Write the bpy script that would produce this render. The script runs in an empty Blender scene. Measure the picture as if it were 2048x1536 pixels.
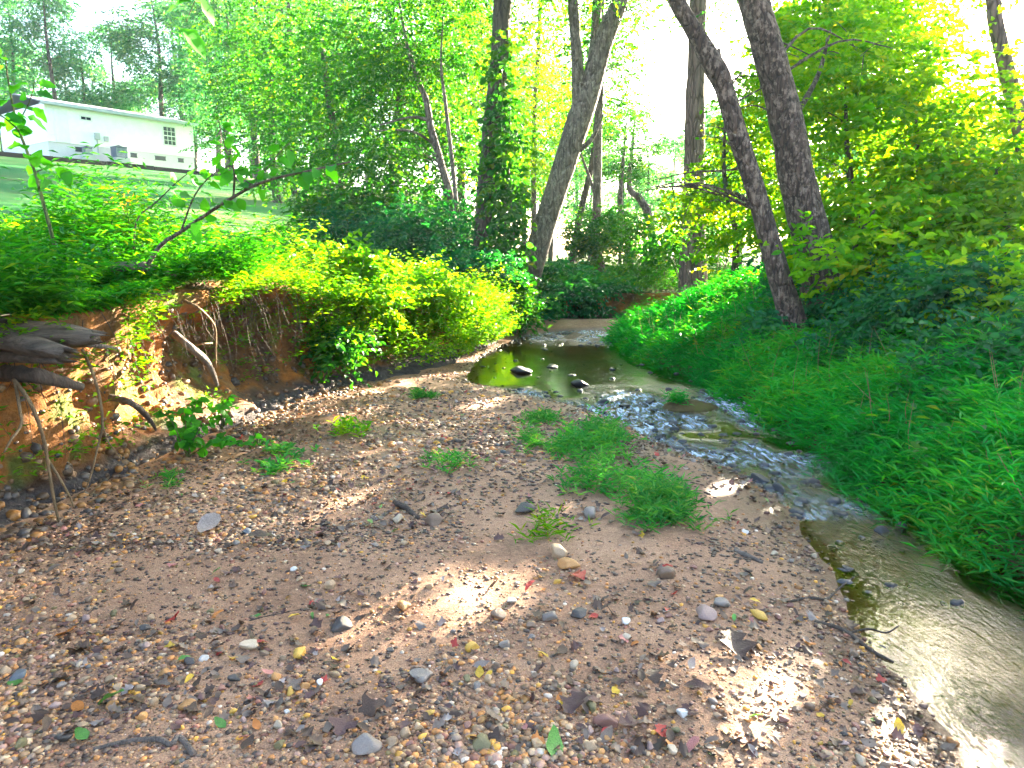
import bpy, math, random
import numpy as np
from mathutils import Vector, noise as mnoise

# ------------------------------------------------------------------ camera, sky, sun, exposure
SC = bpy.context.scene
COL = SC.collection
PITCH = math.radians(10.0); FPX = 1462.0; EYE = np.array([0.0, 0.0, 1.5])
cam_d = bpy.data.cameras.new('camera'); cam = bpy.data.objects.new('camera', cam_d); COL.objects.link(cam)
cam.location = EYE; cam.rotation_euler = (math.pi/2 - PITCH, 0, 0)
cam_d.sensor_width = 36.0; cam_d.lens = 36.0*FPX/2048.0; cam_d.clip_start = 0.05; cam_d.clip_end = 600
SC.camera = cam

SUN_EL = math.radians(17.5); SUN_AZ = math.radians(35.0)       # azimuth measured from +Y towards +X
SUN = np.array([math.cos(SUN_EL)*math.sin(SUN_AZ), math.cos(SUN_EL)*math.cos(SUN_AZ), math.sin(SUN_EL)])
world = bpy.data.worlds.new('World'); SC.world = world; world.use_nodes = True
wn = world.node_tree.nodes; wl_ = world.node_tree.links
bg = wn['Background']
sky = wn.new('ShaderNodeTexSky'); sky.sky_type = 'NISHITA'; sky.sun_disc = False
sky.sun_elevation = SUN_EL; sky.sun_rotation = SUN_AZ
sky.air_density = 1.0; sky.dust_density = 2.0; sky.ozone_density = 1.0
wl_.new(sky.outputs[0], bg.inputs[0]); bg.inputs[1].default_value = 0.05
sun_d = bpy.data.lights.new('sun', 'SUN'); sun = bpy.data.objects.new('sun', sun_d); COL.objects.link(sun)
sun_d.energy = 5.0; sun_d.angle = math.radians(0.6); sun_d.color = (1.0, 0.87, 0.66)
sun.location = (30, 45, 30)
sun.rotation_euler = Vector(SUN).to_track_quat('Z', 'Y').to_euler()
vs = SC.view_settings
SC.display_settings.display_device = 'sRGB'
vs.view_transform = 'Standard'; vs.look = 'None'; vs.gamma = 1.0; vs.use_curve_mapping = False
vs.exposure = 4.55
SC.render.engine = 'CYCLES'
cy = SC.cycles
cy.max_bounces = 5; cy.diffuse_bounces = 2; cy.glossy_bounces = 2; cy.transmission_bounces = 4
cy.transparent_max_bounces = 6; cy.volume_bounces = 0; cy.sample_clamp_indirect = 6.0; cy.sample_clamp_direct = 0.0
cy.caustics_reflective = False; cy.caustics_refractive = False
cy.use_denoising = True
try: cy.denoiser = 'OPENIMAGEDENOISE'; cy.denoising_prefilter = 'ACCURATE'
except Exception: pass
cy.use_adaptive_sampling = True; cy.adaptive_threshold = 0.02

random.seed(7)
RNG = np.random.default_rng(7)

# ------------------------------------------------------------------ helpers
CP, SP = math.cos(PITCH), math.sin(PITCH)
def ray(u, v):
    dx = (u-1024.0)/FPX; dy = (768.0-v)/FPX
    return np.array([dx, CP+dy*SP, -SP+dy*CP])
def at(u, v, Y):
    d = ray(u, v); return EYE + d*(Y/d[1])
def onz(u, v, z):
    d = ray(u, v); return EYE + d*((z-EYE[2])/d[2])
def px_size(p, size):                                            # apparent size in photograph pixels
    return size/ max(0.3, p[1]*CP - (p[2]-1.5)*SP)*FPX

def lat(i, j, k, seed):
    n = (i*374761393 + j*668265263 + k*2147483647 + seed*1274126177) & 0xffffffff
    n = ((n ^ (n >> 13))*1274126177) & 0xffffffff
    n = ((n ^ (n >> 16))*2246822519) & 0xffffffff
    return ((n ^ (n >> 15)) & 0xffff)/65535.0*2-1
def vnoise(P, f=1.0, seed=0):
    P = np.asarray(P, float)*f
    i = np.floor(P).astype(np.int64); r = P-i; r = r*r*(3-2*r)
    out = 0
    for a in (0, 1):
        for b in (0, 1):
            for c in (0, 1):
                w = (r[..., 0] if a else 1-r[..., 0])*(r[..., 1] if b else 1-r[..., 1])*(r[..., 2] if c else 1-r[..., 2])
                out = out + w*lat(i[..., 0]+a, i[..., 1]+b, i[..., 2]+c, seed)
    return out
def fbm(P, f=1.0, seed=0, o=3):
    s = 0; a = 1.0
    for q in range(o): s = s + a*vnoise(P, f*2.03**q, seed+q*11); a *= .5
    return s/1.75
def xyz(x, y, z=0.0):
    x, y = np.broadcast_arrays(np.asarray(x, float), np.asarray(y, float))
    return np.stack([x, y, np.zeros_like(x)+z], -1)

def mk_mesh(name, V, F4=None, F3=None, mat=None, smooth=True, attrs=None):
    V = np.asarray(V, np.float32).reshape(-1, 3)
    me = bpy.data.meshes.new(name)
    n4 = 0 if F4 is None else len(F4); n3 = 0 if F3 is None else len(F3)
    me.vertices.add(len(V)); me.vertices.foreach_set('co', V.ravel())
    li = []
    if n4: li.append(np.asarray(F4, np.int32).ravel())
    if n3: li.append(np.asarray(F3, np.int32).ravel())
    li = np.concatenate(li)
    me.loops.add(len(li)); me.loops.foreach_set('vertex_index', li)
    me.polygons.add(n4+n3)
    st = np.concatenate([np.arange(n4)*4, n4*4+np.arange(n3)*3]).astype(np.int32)
    me.polygons.foreach_set('loop_start', st)
    me.polygons.foreach_set('use_smooth', np.full(n4+n3, smooth, bool))
    for k, a in (attrs or {}).items():
        a = np.asarray(a, np.float32)
        if a.ndim == 1:
            at_ = me.attributes.new(k, 'FLOAT', 'POINT'); at_.data.foreach_set('value', a)
        else:
            at_ = me.attributes.new(k, 'FLOAT_COLOR', 'POINT'); at_.data.foreach_set('color', a.ravel())
    me.update(calc_edges=True); me.validate(clean_customdata=False)
    if mat is not None: me.materials.append(mat)
    return me
def add(name, me, parent=None, loc=None, kind=None):
    o = bpy.data.objects.new(name, me); COL.objects.link(o)
    if parent is not None: o.parent = parent
    if loc is not None: o.location = loc
    if kind: o['kind'] = kind
    return o
def tag(o, label, cat, group=None, kind=None):
    o['label'] = label; o['category'] = cat
    if group: o['group'] = group
    if kind: o['kind'] = kind
    return o
def empty(name, loc, label, cat, group=None):
    o = bpy.data.objects.new(name, None); COL.objects.link(o); o.location = loc
    o.empty_display_size = .1
    return tag(o, label, cat, group)

class Geo:                                                       # collects quads and triangles for one mesh
    def __init__(s): s.V = []; s.F4 = []; s.F3 = []; s.A = []; s.n = 0
    def put(s, V, F4=None, F3=None, a=0.0):
        V = np.asarray(V, float).reshape(-1, 3)
        if F4 is not None and len(F4): s.F4.append(np.asarray(F4)+s.n)
        if F3 is not None and len(F3): s.F3.append(np.asarray(F3)+s.n)
        s.V.append(V); s.A.append(np.zeros(len(V))+a); s.n += len(V)
        return s
    def mesh(s, name, mat, off=None, smooth=True):
        V = np.concatenate(s.V)
        if off is not None: V = V-np.asarray(off)
        return mk_mesh(name, V, np.concatenate(s.F4) if s.F4 else None, np.concatenate(s.F3) if s.F3 else None,
                       mat, smooth, {'rnd': np.concatenate(s.A)})

def smooth_path(P, R, n):
    P = np.asarray(P, float); R = np.asarray(R, float)
    if len(P) < 3:
        t = np.linspace(0, 1, n)[:, None]
        return P[0]*(1-t)+P[-1]*t, np.interp(np.linspace(0, 1, n), np.linspace(0, 1, len(R)), R)
    Q = np.vstack([2*P[0]-P[1], P, 2*P[-1]-P[-2]])
    L = np.concatenate([[0], np.cumsum(np.linalg.norm(np.diff(P, axis=0), axis=1))])
    s = np.linspace(0, L[-1], n); out = []
    for q in s:
        i = min(np.searchsorted(L, q, 'right')-1, len(P)-2); t = (q-L[i])/max(1e-9, L[i+1]-L[i])
        a, b, c, d = Q[i], Q[i+1], Q[i+2], Q[i+3]
        out.append(.5*((2*b)+(c-a)*t+(2*a-5*b+4*c-d)*t*t+(3*b-a-3*c+d)*t**3))
    return np.array(out), np.interp(s, L, R)
def tube(P, R, n=24, sides=8, rough=0.0, freq=6.0, seed=0, cap=True, flare=0.0, stretch=.35):
    """tapered tube along a smooth path, optional bark relief"""
    C, r = smooth_path(P, R, n)
    T = np.gradient(C, axis=0); T /= np.linalg.norm(T, axis=1)[:, None]+1e-12
    ref = np.array([1., 0, 0]) if abs(T[0][0]) < .8 else np.array([0, 1., 0])
    V = []
    N = ref-T[0]*ref.dot(T[0]); N /= np.linalg.norm(N)
    ang = np.linspace(0, 2*math.pi, sides, endpoint=False)
    for i in range(n):
        N = N-T[i]*N.dot(T[i]); N /= np.linalg.norm(N); B = np.cross(T[i], N)
        V.append(C[i]+r[i]*(np.cos(ang)[:, None]*N+np.sin(ang)[:, None]*B))
    V = np.array(V)
    if rough:
        D = V-C[:, None, :]
        Q = V.copy(); Q[..., 2] *= stretch
        h = fbm(Q, freq, seed, 3)
        V = C[:, None, :]+D*(1+rough*h)[..., None]
    if flare:
        k = np.exp(-np.linspace(0, 1, n)*14)*flare
        lob = 1+.5*np.sin(ang*5+seed)
        V = C[:, None, :]+(V-C[:, None, :])*(1+k[:, None]*lob[None, :])[..., None]
    V = V.reshape(-1, 3)
    i = np.arange(n-1)[:, None]*sides; j = np.arange(sides)[None, :]; jn = (j+1) % sides
    F = np.stack([i+j, i+jn, i+sides+jn, i+sides+j], -1).reshape(-1, 4)
    F3 = None
    if cap:
        V = np.vstack([V, C[-1]+T[-1]*r[-1]*.4, C[0]-T[0]*r[0]*.2]); k = n*sides
        a = np.arange(sides); b = (a+1) % sides
        F3 = np.concatenate([np.stack([(n-1)*sides+a, (n-1)*sides+b, np.full(sides, k)], -1), np.stack([b, a, np.full(sides, k+1)], -1)])
    return V, F, F3
def unit(a): return a/(np.linalg.norm(a, axis=-1, keepdims=True)+1e-9)

def leaf_geo(P, D, N, L, W, fold=.18, six=False, rng=RNG, rnd=None):
    """many leaves at once: base points P, directions D, rough normals N"""
    n = len(P); D = unit(D); S = unit(np.cross(D, N)); N = np.cross(S, D)
    L = (np.zeros(n)+L)[:, None]; W = (np.zeros(n)+W)[:, None]
    if rnd is None: rnd = rng.random(n)
    tip = P+D*L-N*L*(.05+.2*rng.random((n, 1)))
    if six:
        V = np.stack([P, P+D*L*.3+S*W*.46+N*W*fold, P+D*L*.68+S*W*.40+N*W*fold*.8, tip, P+D*L*.68-S*W*.40+N*W*fold*.8, P+D*L*.3-S*W*.46+N*W*fold], 1)
        b = np.arange(n)[:, None]*6
        F = np.concatenate([b+np.array([[0, 1, 2, 3]]), b+np.array([[0, 3, 4, 5]])]); k = 6; F3 = None; F4 = F
    else:
        V = np.stack([P, P+D*L*.45+S*W*.5+N*W*fold, tip, P+D*L*.45-S*W*.5+N*W*fold], 1)
        b = np.arange(n)[:, None]*4
        F3 = np.concatenate([b+np.array([[0, 1, 2]]), b+np.array([[0, 2, 3]])]); k = 4; F4 = None
    return V.reshape(-1, 3), F4, F3, np.repeat(rnd, k)

# sunlit places in the photograph: the foliage has real openings along these lines towards the sun
GAPS = []
def gap(p, r): GAPS.append((np.asarray(p, float), r))
def open_mask(P):
    keep = np.ones(len(P), bool)
    wob = 1+.35*vnoise(P, 1.7, 5)
    for p, r in GAPS:
        d = P-p; s = d@SUN
        q = np.linalg.norm(d-s[:, None]*SUN, axis=1)
        keep &= ~((q < r*wob) & (s > 0))
    return keep

def spray_leaves(C, R, nspr, nleaf, leaf, length, rng, droop=.15, shell=.45, flat=.4, six=False, cull=True, aspect=.55, keepfn=None):
    """sprays of leaves (a twig with alternate leaves) spread through ellipsoids C with semi-axes R"""
    C = np.asarray(C, float).reshape(-1, 3); R = np.asarray(R, float).reshape(-1, 3)
    vol = R.prod(1)**(.75); idx = rng.choice(len(C), nspr, p=vol/vol.sum())
    d = unit(rng.normal(size=(nspr, 3))); rr = rng.random(nspr)**shell
    lob = 1+.30*vnoise(d*1.3+idx[:, None]*7.7, 2.2, 3)
    p = C[idx]+d*R[idx]*(rr*lob)[:, None]
    if keepfn is not None:
        k = keepfn(p); p = p[k]; d = d[k]
    if cull and GAPS:
        k = open_mask(p); p = p[k]; d = d[k]
    m = len(p)
    dr = d*.8+rng.normal(size=(m, 3))*.6; dr[:, 2] = dr[:, 2]*flat-droop; dr = unit(dr)
    ln = length*(.6+.7*rng.random(m))
    t = (np.arange(nleaf)+.5)/nleaf
    base = (p[:, None, :]+dr[:, None, :]*(t[None, :, None]*ln[:, None, None]))
    base[..., 2] -= (t**2)[None, :]*ln[:, None]*droop
    side = np.where(np.arange(nleaf) % 2 == 0, 1.0, -1.0)
    sv = unit(np.cross(dr, np.array([0, 0, 1.0])))
    D = dr[:, None, :]*.6+sv[:, None, :]*side[None, :, None]*.8+rng.normal(size=(m, nleaf, 3))*.35
    D[..., 2] -= .18
    N = np.array([0, 0, 1.0])+rng.normal(size=(m, nleaf, 3))*.9
    L = leaf*(.65+.6*rng.random((m, nleaf)))
    rnd = np.clip(rng.random(m)[:, None]*.7+rng.random((m, nleaf))*.3, 0, 1)
    base = base.reshape(-1, 3); D = D.reshape(-1, 3); N = N.reshape(-1, 3); L = L.ravel(); rnd = rnd.ravel()
    if cull and GAPS:
        k = open_mask(base); base, D, N, L, rnd = base[k], D[k], N[k], L[k], rnd[k]
    return leaf_geo(base, D, N, L, L*aspect, six=six, rng=rng, rnd=rnd), p, dr, ln

# ------------------------------------------------------------------ materials
def new_mat(name):
    m = bpy.data.materials.new(name); m.use_nodes = True; nt = m.node_tree; nt.nodes.clear()
    return m, nt, nt.nodes, nt.links
def nd(ns, t, **kw):
    n = ns.new(t)
    for k, v in kw.items():
        if k.startswith('i_'):
            key = k[2:]; key = int(key) if key.isdigit() else key
            n.inputs[key].default_value = v
        else: setattr(n, k, v)
    return n
def ramp(ns, stops):
    r = ns.new('ShaderNodeValToRGB'); e = r.color_ramp.elements
    while len(e) < len(stops): e.new(.5)
    for el, (p, c) in zip(e, stops): el.position = p; el.color = (*c, 1)
    return r
def mapped(ns, ls, scale=(1, 1, 1), src='Object'):
    tc = nd(ns, 'ShaderNodeTexCoord'); mp = nd(ns, 'ShaderNodeMapping'); mp.inputs['Scale'].default_value = scale
    ls.new(tc.outputs[src], mp.inputs[0]); return mp.outputs[0]
def leaf_mat(name, stops, trans=.45, tcol=None, rough=.55, spec=.14, objvar=.12):
    m, nt, ns, ls = new_mat(name)
    a = nd(ns, 'ShaderNodeAttribute', attribute_name='rnd'); oi = nd(ns, 'ShaderNodeObjectInfo')
    rp = ramp(ns, stops); ls.new(a.outputs['Fac'], rp.inputs[0])
    hs = nd(ns, 'ShaderNodeHueSaturation'); ls.new(rp.outputs[0], hs.inputs['Color'])
    mr = nd(ns, 'ShaderNodeMapRange'); mr.inputs[3].default_value = 1-objvar*2; mr.inputs[4].default_value = 1+objvar*2
    ls.new(oi.outputs['Random'], mr.inputs[0]); ls.new(mr.outputs[0], hs.inputs['Value'])
    p = nd(ns, 'ShaderNodeBsdfPrincipled'); p.inputs['Roughness'].default_value = rough
    p.inputs['Specular IOR Level'].default_value = spec
    ls.new(hs.outputs[0], p.inputs['Base Color'])
    t = nd(ns, 'ShaderNodeBsdfTranslucent')
    mx = nd(ns, 'ShaderNodeMix', data_type='RGBA', blend_type='MULTIPLY'); mx.inputs[0].default_value = 1.0
    ls.new(hs.outputs[0], mx.inputs[6]); mx.inputs[7].default_value = (*(tcol or (2.6, 2.2, .5)), 1)
    ls.new(mx.outputs[2], t.inputs[0])
    s = nd(ns, 'ShaderNodeMixShader'); s.inputs[0].default_value = trans
    ls.new(p.outputs[0], s.inputs[1]); ls.new(t.outputs[0], s.inputs[2])
    o = nd(ns, 'ShaderNodeOutputMaterial'); ls.new(s.outputs[0], o.inputs[0])
    return m
M = {}
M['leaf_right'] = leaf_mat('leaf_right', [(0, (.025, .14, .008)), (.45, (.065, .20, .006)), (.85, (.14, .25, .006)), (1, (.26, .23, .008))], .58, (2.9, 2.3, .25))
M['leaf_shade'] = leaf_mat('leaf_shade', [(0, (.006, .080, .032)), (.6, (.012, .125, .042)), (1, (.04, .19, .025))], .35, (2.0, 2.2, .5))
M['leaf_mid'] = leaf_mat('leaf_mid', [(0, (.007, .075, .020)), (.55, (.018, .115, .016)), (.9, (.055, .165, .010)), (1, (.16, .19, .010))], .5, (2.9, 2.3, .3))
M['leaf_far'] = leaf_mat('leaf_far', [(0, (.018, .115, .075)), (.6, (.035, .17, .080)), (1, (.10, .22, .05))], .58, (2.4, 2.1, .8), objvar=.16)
M['grass'] = leaf_mat('grass', [(0, (.004, .18, .028)), (.5, (.010, .28, .045)), (.9, (.05, .36, .03)), (1, (.20, .32, .04))], .42, (2.2, 2.0, .3), objvar=.05, spec=.07)
M['tall_grass'] = leaf_mat('tall_grass', [(0, (.006, .10, .012)), (.5, (.018, .16, .012)), (.9, (.06, .22, .010)), (1, (.22, .24, .015))], .45, (2.4, 2.1, .3), objvar=.05, spec=.1)
M['bar_grass'] = leaf_mat('bar_grass', [(0, (.015, .16, .03)), (.5, (.045, .25, .05)), (.85, (.11, .32, .05)), (1, (.34, .36, .12))], .42, (2.0, 1.9, .5), objvar=.1, spec=.1)
M['weed'] = leaf_mat('weed', [(0, (.025, .16, .006)), (.5, (.075, .235, .006)), (.9, (.18, .29, .008)), (1, (.36, .26, .01))], .5, (2.4, 2.0, .25), objvar=.04)
M['sapling_leaf'] = leaf_mat('sapling_leaf', [(0, (.02, .17, .015)), (1, (.05, .25, .012))], .5, (2.3, 2.1, .4), objvar=.15)
M['flower'] = leaf_mat('flower', [(0, (.55, .30, .01)), (1, (.7, .42, .02))], .3, (1.2, 1.1, .6))

def bark_mat(name, dark, light, lichen=None, scale=9, moss=None, crack=.8, rot=None, st=(1, 1, .22)):
    m, nt, ns, ls = new_mat(name)
    v = mapped(ns, ls, st)
    if rot is not None: v.node.vector_type = 'TEXTURE'; v.node.inputs['Rotation'].default_value = rot; v.node.inputs['Scale'].default_value = tuple(1/q for q in st)
    n1 = nd(ns, 'ShaderNodeTexNoise'); n1.inputs['Scale'].default_value = scale; n1.inputs['Detail'].default_value = 7; n1.inputs['Roughness'].default_value = .65
    ls.new(v, n1.inputs[0])
    vo = nd(ns, 'ShaderNodeTexVoronoi'); vo.feature = 'DISTANCE_TO_EDGE'; vo.inputs['Scale'].default_value = scale*1.6; ls.new(v, vo.inputs[0])
    rp = ramp(ns, [(.28, dark), (.62, light)]); ls.new(n1.outputs[0], rp.inputs[0])
    rk = ramp(ns, [(0, (.35, .35, .35)), (.10, (1, 1, 1))]); ls.new(vo.outputs[0], rk.inputs[0]); mk = nd(ns, 'ShaderNodeMix', data_type='RGBA', blend_type='MULTIPLY'); mk.inputs[0].default_value = crack; ls.new(rp.outputs[0], mk.inputs[6]); ls.new(rk.outputs[0], mk.inputs[7])
    out = mk.outputs[2]
    if lichen:
        v2 = mapped(ns, ls, (1, 1, .7)); n2 = nd(ns, 'ShaderNodeTexNoise'); n2.inputs['Scale'].default_value = 15; n2.inputs['Detail'].default_value = 7; n2.inputs['Roughness'].default_value = .7; ls.new(v2, n2.inputs[0])
        r2 = ramp(ns, [(.50, (0, 0, 0)), (.60, (.85, .85, .85))]); ls.new(n2.outputs[0], r2.inputs[0])
        mx = nd(ns, 'ShaderNodeMix', data_type='RGBA'); ls.new(r2.outputs[0], mx.inputs[0]); ls.new(out, mx.inputs[6]); mx.inputs[7].default_value = (*lichen, 1); out = mx.outputs[2]
    if moss:
        v3 = mapped(ns, ls, (1, 1, .5)); n3 = nd(ns, 'ShaderNodeTexNoise'); n3.inputs['Scale'].default_value = 2.3; n3.inputs['Detail'].default_value = 5; ls.new(v3, n3.inputs[0])
        r3 = ramp(ns, [(.55, (0, 0, 0)), (.66, (1, 1, 1))]); ls.new(n3.outputs[0], r3.inputs[0])
        mx = nd(ns, 'ShaderNodeMix', data_type='RGBA'); ls.new(r3.outputs[0], mx.inputs[0]); ls.new(out, mx.inputs[6]); mx.inputs[7].default_value = (*moss, 1); out = mx.outputs[2]
    p = nd(ns, 'ShaderNodeBsdfPrincipled'); p.inputs['Roughness'].default_value = .85; ls.new(out, p.inputs['Base Color'])
    ml = nd(ns, 'ShaderNodeMath', operation='MULTIPLY'); ls.new(n1.outputs[0], ml.inputs[0])
    r4 = ramp(ns, [(0, (.2, .2, .2)), (.12, (1, 1, 1))]); ls.new(vo.outputs[0], r4.inputs[0]); ls.new(r4.outputs[0], ml.inputs[1]) if crack > .3 else None; ml.inputs[1].default_value = 1.0
    b = nd(ns, 'ShaderNodeBump'); b.inputs['Strength'].default_value = 1.0; b.inputs['Distance'].default_value = .08
    ls.new(ml.outputs[0], b.inputs['Height']); ls.new(b.outputs[0], p.inputs['Normal'])
    o = nd(ns, 'ShaderNodeOutputMaterial'); ls.new(p.outputs[0], o.inputs[0])
    return m
M['bark_grey'] = bark_mat('bark_grey', (.022, .013, .009), (.10, .060, .044), (.25, .175, .135), 13)
M['bark_pale'] = bark_mat('bark_pale', (.05, .034, .028), (.17, .12, .10), (.26, .20, .17), 7, (.05, .035, .025))
M['bark_dark'] = bark_mat('bark_dark', (.028, .020, .014), (.085, .06, .042), None, 7, (.035, .06, .03))
M['bark_brown'] = bark_mat('bark_brown', (.045, .028, .024), (.20, .12, .11), None, 7)
M['twig'] = bark_mat('twig', (.06, .04, .03), (.16, .12, .09), None, 20)
M['root_pale'] = bark_mat('root_pale', (.09, .052, .024), (.26, .165, .080), None, 16, crack=0)
M['root_dark'] = bark_mat('root_dark', (.022, .015, .011), (.095, .066, .048), None, 12, crack=0)
M['driftwood'] = bark_mat('driftwood', (.05, .037, .03), (.20, .155, .125), None, 14, crack=0)
M['old_log'] = bark_mat('old_log', (.012, .009, .007), (.13, .10, .08), None, 16, crack=0, rot=(0, 0, math.radians(48)), st=(.07, 1, 1))
M['green_stem'] = bark_mat('green_stem', (.05, .10, .02), (.12, .16, .04), None, 20)

def attr_col_mat(name, rough=.6, use_obj=False, spec=.4, grain=60, trans=0.0, gr=(.55, 1.35), bump=.35):
    m, nt, ns, ls = new_mat(name)
    if use_obj: c = nd(ns, 'ShaderNodeObjectInfo').outputs['Color']
    else: c = nd(ns, 'ShaderNodeAttribute', attribute_name='col').outputs['Color']
    tc = nd(ns, 'ShaderNodeTexCoord')
    n1 = nd(ns, 'ShaderNodeTexNoise'); n1.inputs['Scale'].default_value = grain; n1.inputs['Detail'].default_value = 6
    oi = nd(ns, 'ShaderNodeObjectInfo'); ad = nd(ns, 'ShaderNodeVectorMath', operation='ADD')
    ls.new(tc.outputs['Object'], ad.inputs[0]); ls.new(oi.outputs['Location'], ad.inputs[1]); ls.new(ad.outputs[0], n1.inputs[0])
    mr = nd(ns, 'ShaderNodeMapRange'); mr.inputs[1].default_value = .25; mr.inputs[2].default_value = .75; mr.inputs[3].default_value = gr[0]; mr.inputs[4].default_value = gr[1]; ls.new(n1.outputs[0], mr.inputs[0])
    mx = nd(ns, 'ShaderNodeMix', data_type='RGBA', blend_type='MULTIPLY'); mx.inputs[0].default_value = 1; ls.new(c, mx.inputs[6]); ls.new(mr.outputs[0], mx.inputs[7])
    p = nd(ns, 'ShaderNodeBsdfPrincipled'); p.inputs['Roughness'].default_value = rough; p.inputs['Specular IOR Level'].default_value = spec; ls.new(mx.outputs[2], p.inputs['Base Color'])
    b = nd(ns, 'ShaderNodeBump'); b.inputs['Strength'].default_value = bump; b.inputs['Distance'].default_value = .01; ls.new(n1.outputs[0], b.inputs['Height']); ls.new(b.outputs[0], p.inputs['Normal'])
    o = nd(ns, 'ShaderNodeOutputMaterial')
    if trans:
        t = nd(ns, 'ShaderNodeBsdfTranslucent'); ls.new(mx.outputs[2], t.inputs[0]); s = nd(ns, 'ShaderNodeMixShader'); s.inputs[0].default_value = trans
        ls.new(p.outputs[0], s.inputs[1]); ls.new(t.outputs[0], s.inputs[2]); ls.new(s.outputs[0], o.inputs[0])
    else: ls.new(p.outputs[0], o.inputs[0])
    return m
M['pebbles'] = attr_col_mat('pebbles', .5)
M['stone'] = attr_col_mat('stone', .5, True, grain=38)
M['litter'] = attr_col_mat('litter', .45, False, trans=.15, grain=30)
M['fallen_leaf'] = attr_col_mat('fallen_leaf', .42, True, trans=.2, grain=26)

def ground_mat(name, cols, s1=1.0, s2=12.0, rough=.9, bump=.5, dist=.03, wet=False):
    m, nt, ns, ls = new_mat(name)
    v = mapped(ns, ls)
    n1 = nd(ns, 'ShaderNodeTexNoise'); n1.inputs['Scale'].default_value = s1; n1.inputs['Detail'].default_value = 8; n1.inputs['Roughness'].default_value = .62; ls.new(v, n1.inputs[0])
    n2 = nd(ns, 'ShaderNodeTexNoise'); n2.inputs['Scale'].default_value = s2; n2.inputs['Detail'].default_value = 8; n2.inputs['Roughness'].default_value = .7; ls.new(v, n2.inputs[0])
    ad = nd(ns, 'ShaderNodeMix', data_type='FLOAT'); ad.inputs[0].default_value = .4; ls.new(n1.outputs[0], ad.inputs[2]); ls.new(n2.outputs[0], ad.inputs[3])
    k = len(cols); rp = ramp(ns, [(.32+.36*i/(k-1), c) for i, c in enumerate(cols)]); ls.new(ad.outputs[0], rp.inputs[0])
    out = rp.outputs[0]
    p = nd(ns, 'ShaderNodeBsdfPrincipled'); p.inputs['Roughness'].default_value = rough; p.inputs['Specular IOR Level'].default_value = .3 if wet else .03
    if wet:
        a = nd(ns, 'ShaderNodeAttribute', attribute_name='wet')
        mx = nd(ns, 'ShaderNodeMix', data_type='RGBA', blend_type='MULTIPLY'); ls.new(a.outputs['Fac'], mx.inputs[0]); ls.new(out, mx.inputs[6]); mx.inputs[7].default_value = (.42, .38, .36, 1); out = mx.outputs[2]
        bd = nd(ns, 'ShaderNodeAttribute', attribute_name='bed'); mb = nd(ns, 'ShaderNodeMix', data_type='RGBA'); ls.new(bd.outputs['Fac'], mb.inputs[0]); ls.new(out, mb.inputs[6])
        rb = ramp(ns, [(.35, (.06, .036, .006)), (.65, (.24, .135, .014))]); ls.new(n1.outputs[0], rb.inputs[0]); ls.new(rb.outputs[0], mb.inputs[7]); out = mb.outputs[2]
        mr = nd(ns, 'ShaderNodeMapRange'); mr.inputs[3].default_value = rough; mr.inputs[4].default_value = .3; ls.new(a.outputs['Fac'], mr.inputs[0]); ls.new(mr.outputs[0], p.inputs['Roughness'])
        n3 = nd(ns, 'ShaderNodeTexVoronoi'); n3.inputs['Scale'].default_value = 160; ls.new(v, n3.inputs[0])       # coarse sand grains
        r3 = ramp(ns, [(.0, (1.25, 1.15, 1.05)), (.35, (1.0, 1.0, 1.0)), (.7, (.6, .58, .58))]); ls.new(n3.outputs[0], r3.inputs[0])
        mz = nd(ns, 'ShaderNodeMix', data_type='RGBA', blend_type='MULTIPLY'); mz.inputs[0].default_value = .85; ls.new(out, mz.inputs[6]); ls.new(r3.outputs[0], mz.inputs[7]); out = mz.outputs[2]
    ls.new(out, p.inputs['Base Color'])
    b = nd(ns, 'ShaderNodeBump'); b.inputs['Strength'].default_value = bump; b.inputs['Distance'].default_value = dist
    ls.new(n2.outputs[0], b.inputs['Height']); ls.new(b.outputs[0], p.inputs['Normal'])
    o = nd(ns, 'ShaderNodeOutputMaterial'); ls.new(p.outputs[0], o.inputs[0])
    return m
M['bar'] = ground_mat('gravel_sand', [(.12, .060, .034), (.28, .150, .086), (.43, .245, .142), (.52, .305, .185)], 1.6, 34, .85, .7, .02, True)
M['lawn'] = ground_mat('lawn', [(.022, .115, .03), (.032, .15, .04), (.05, .16, .045), (.11, .14, .05), (.17, .10, .05)], .16, 9, .9, .6, .05)
M['floor'] = ground_mat('forest_floor', [(.03, .06, .015), (.05, .08, .02), (.11, .075, .04), (.07, .10, .025)], .8, 8, .95, .7, .05)

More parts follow.
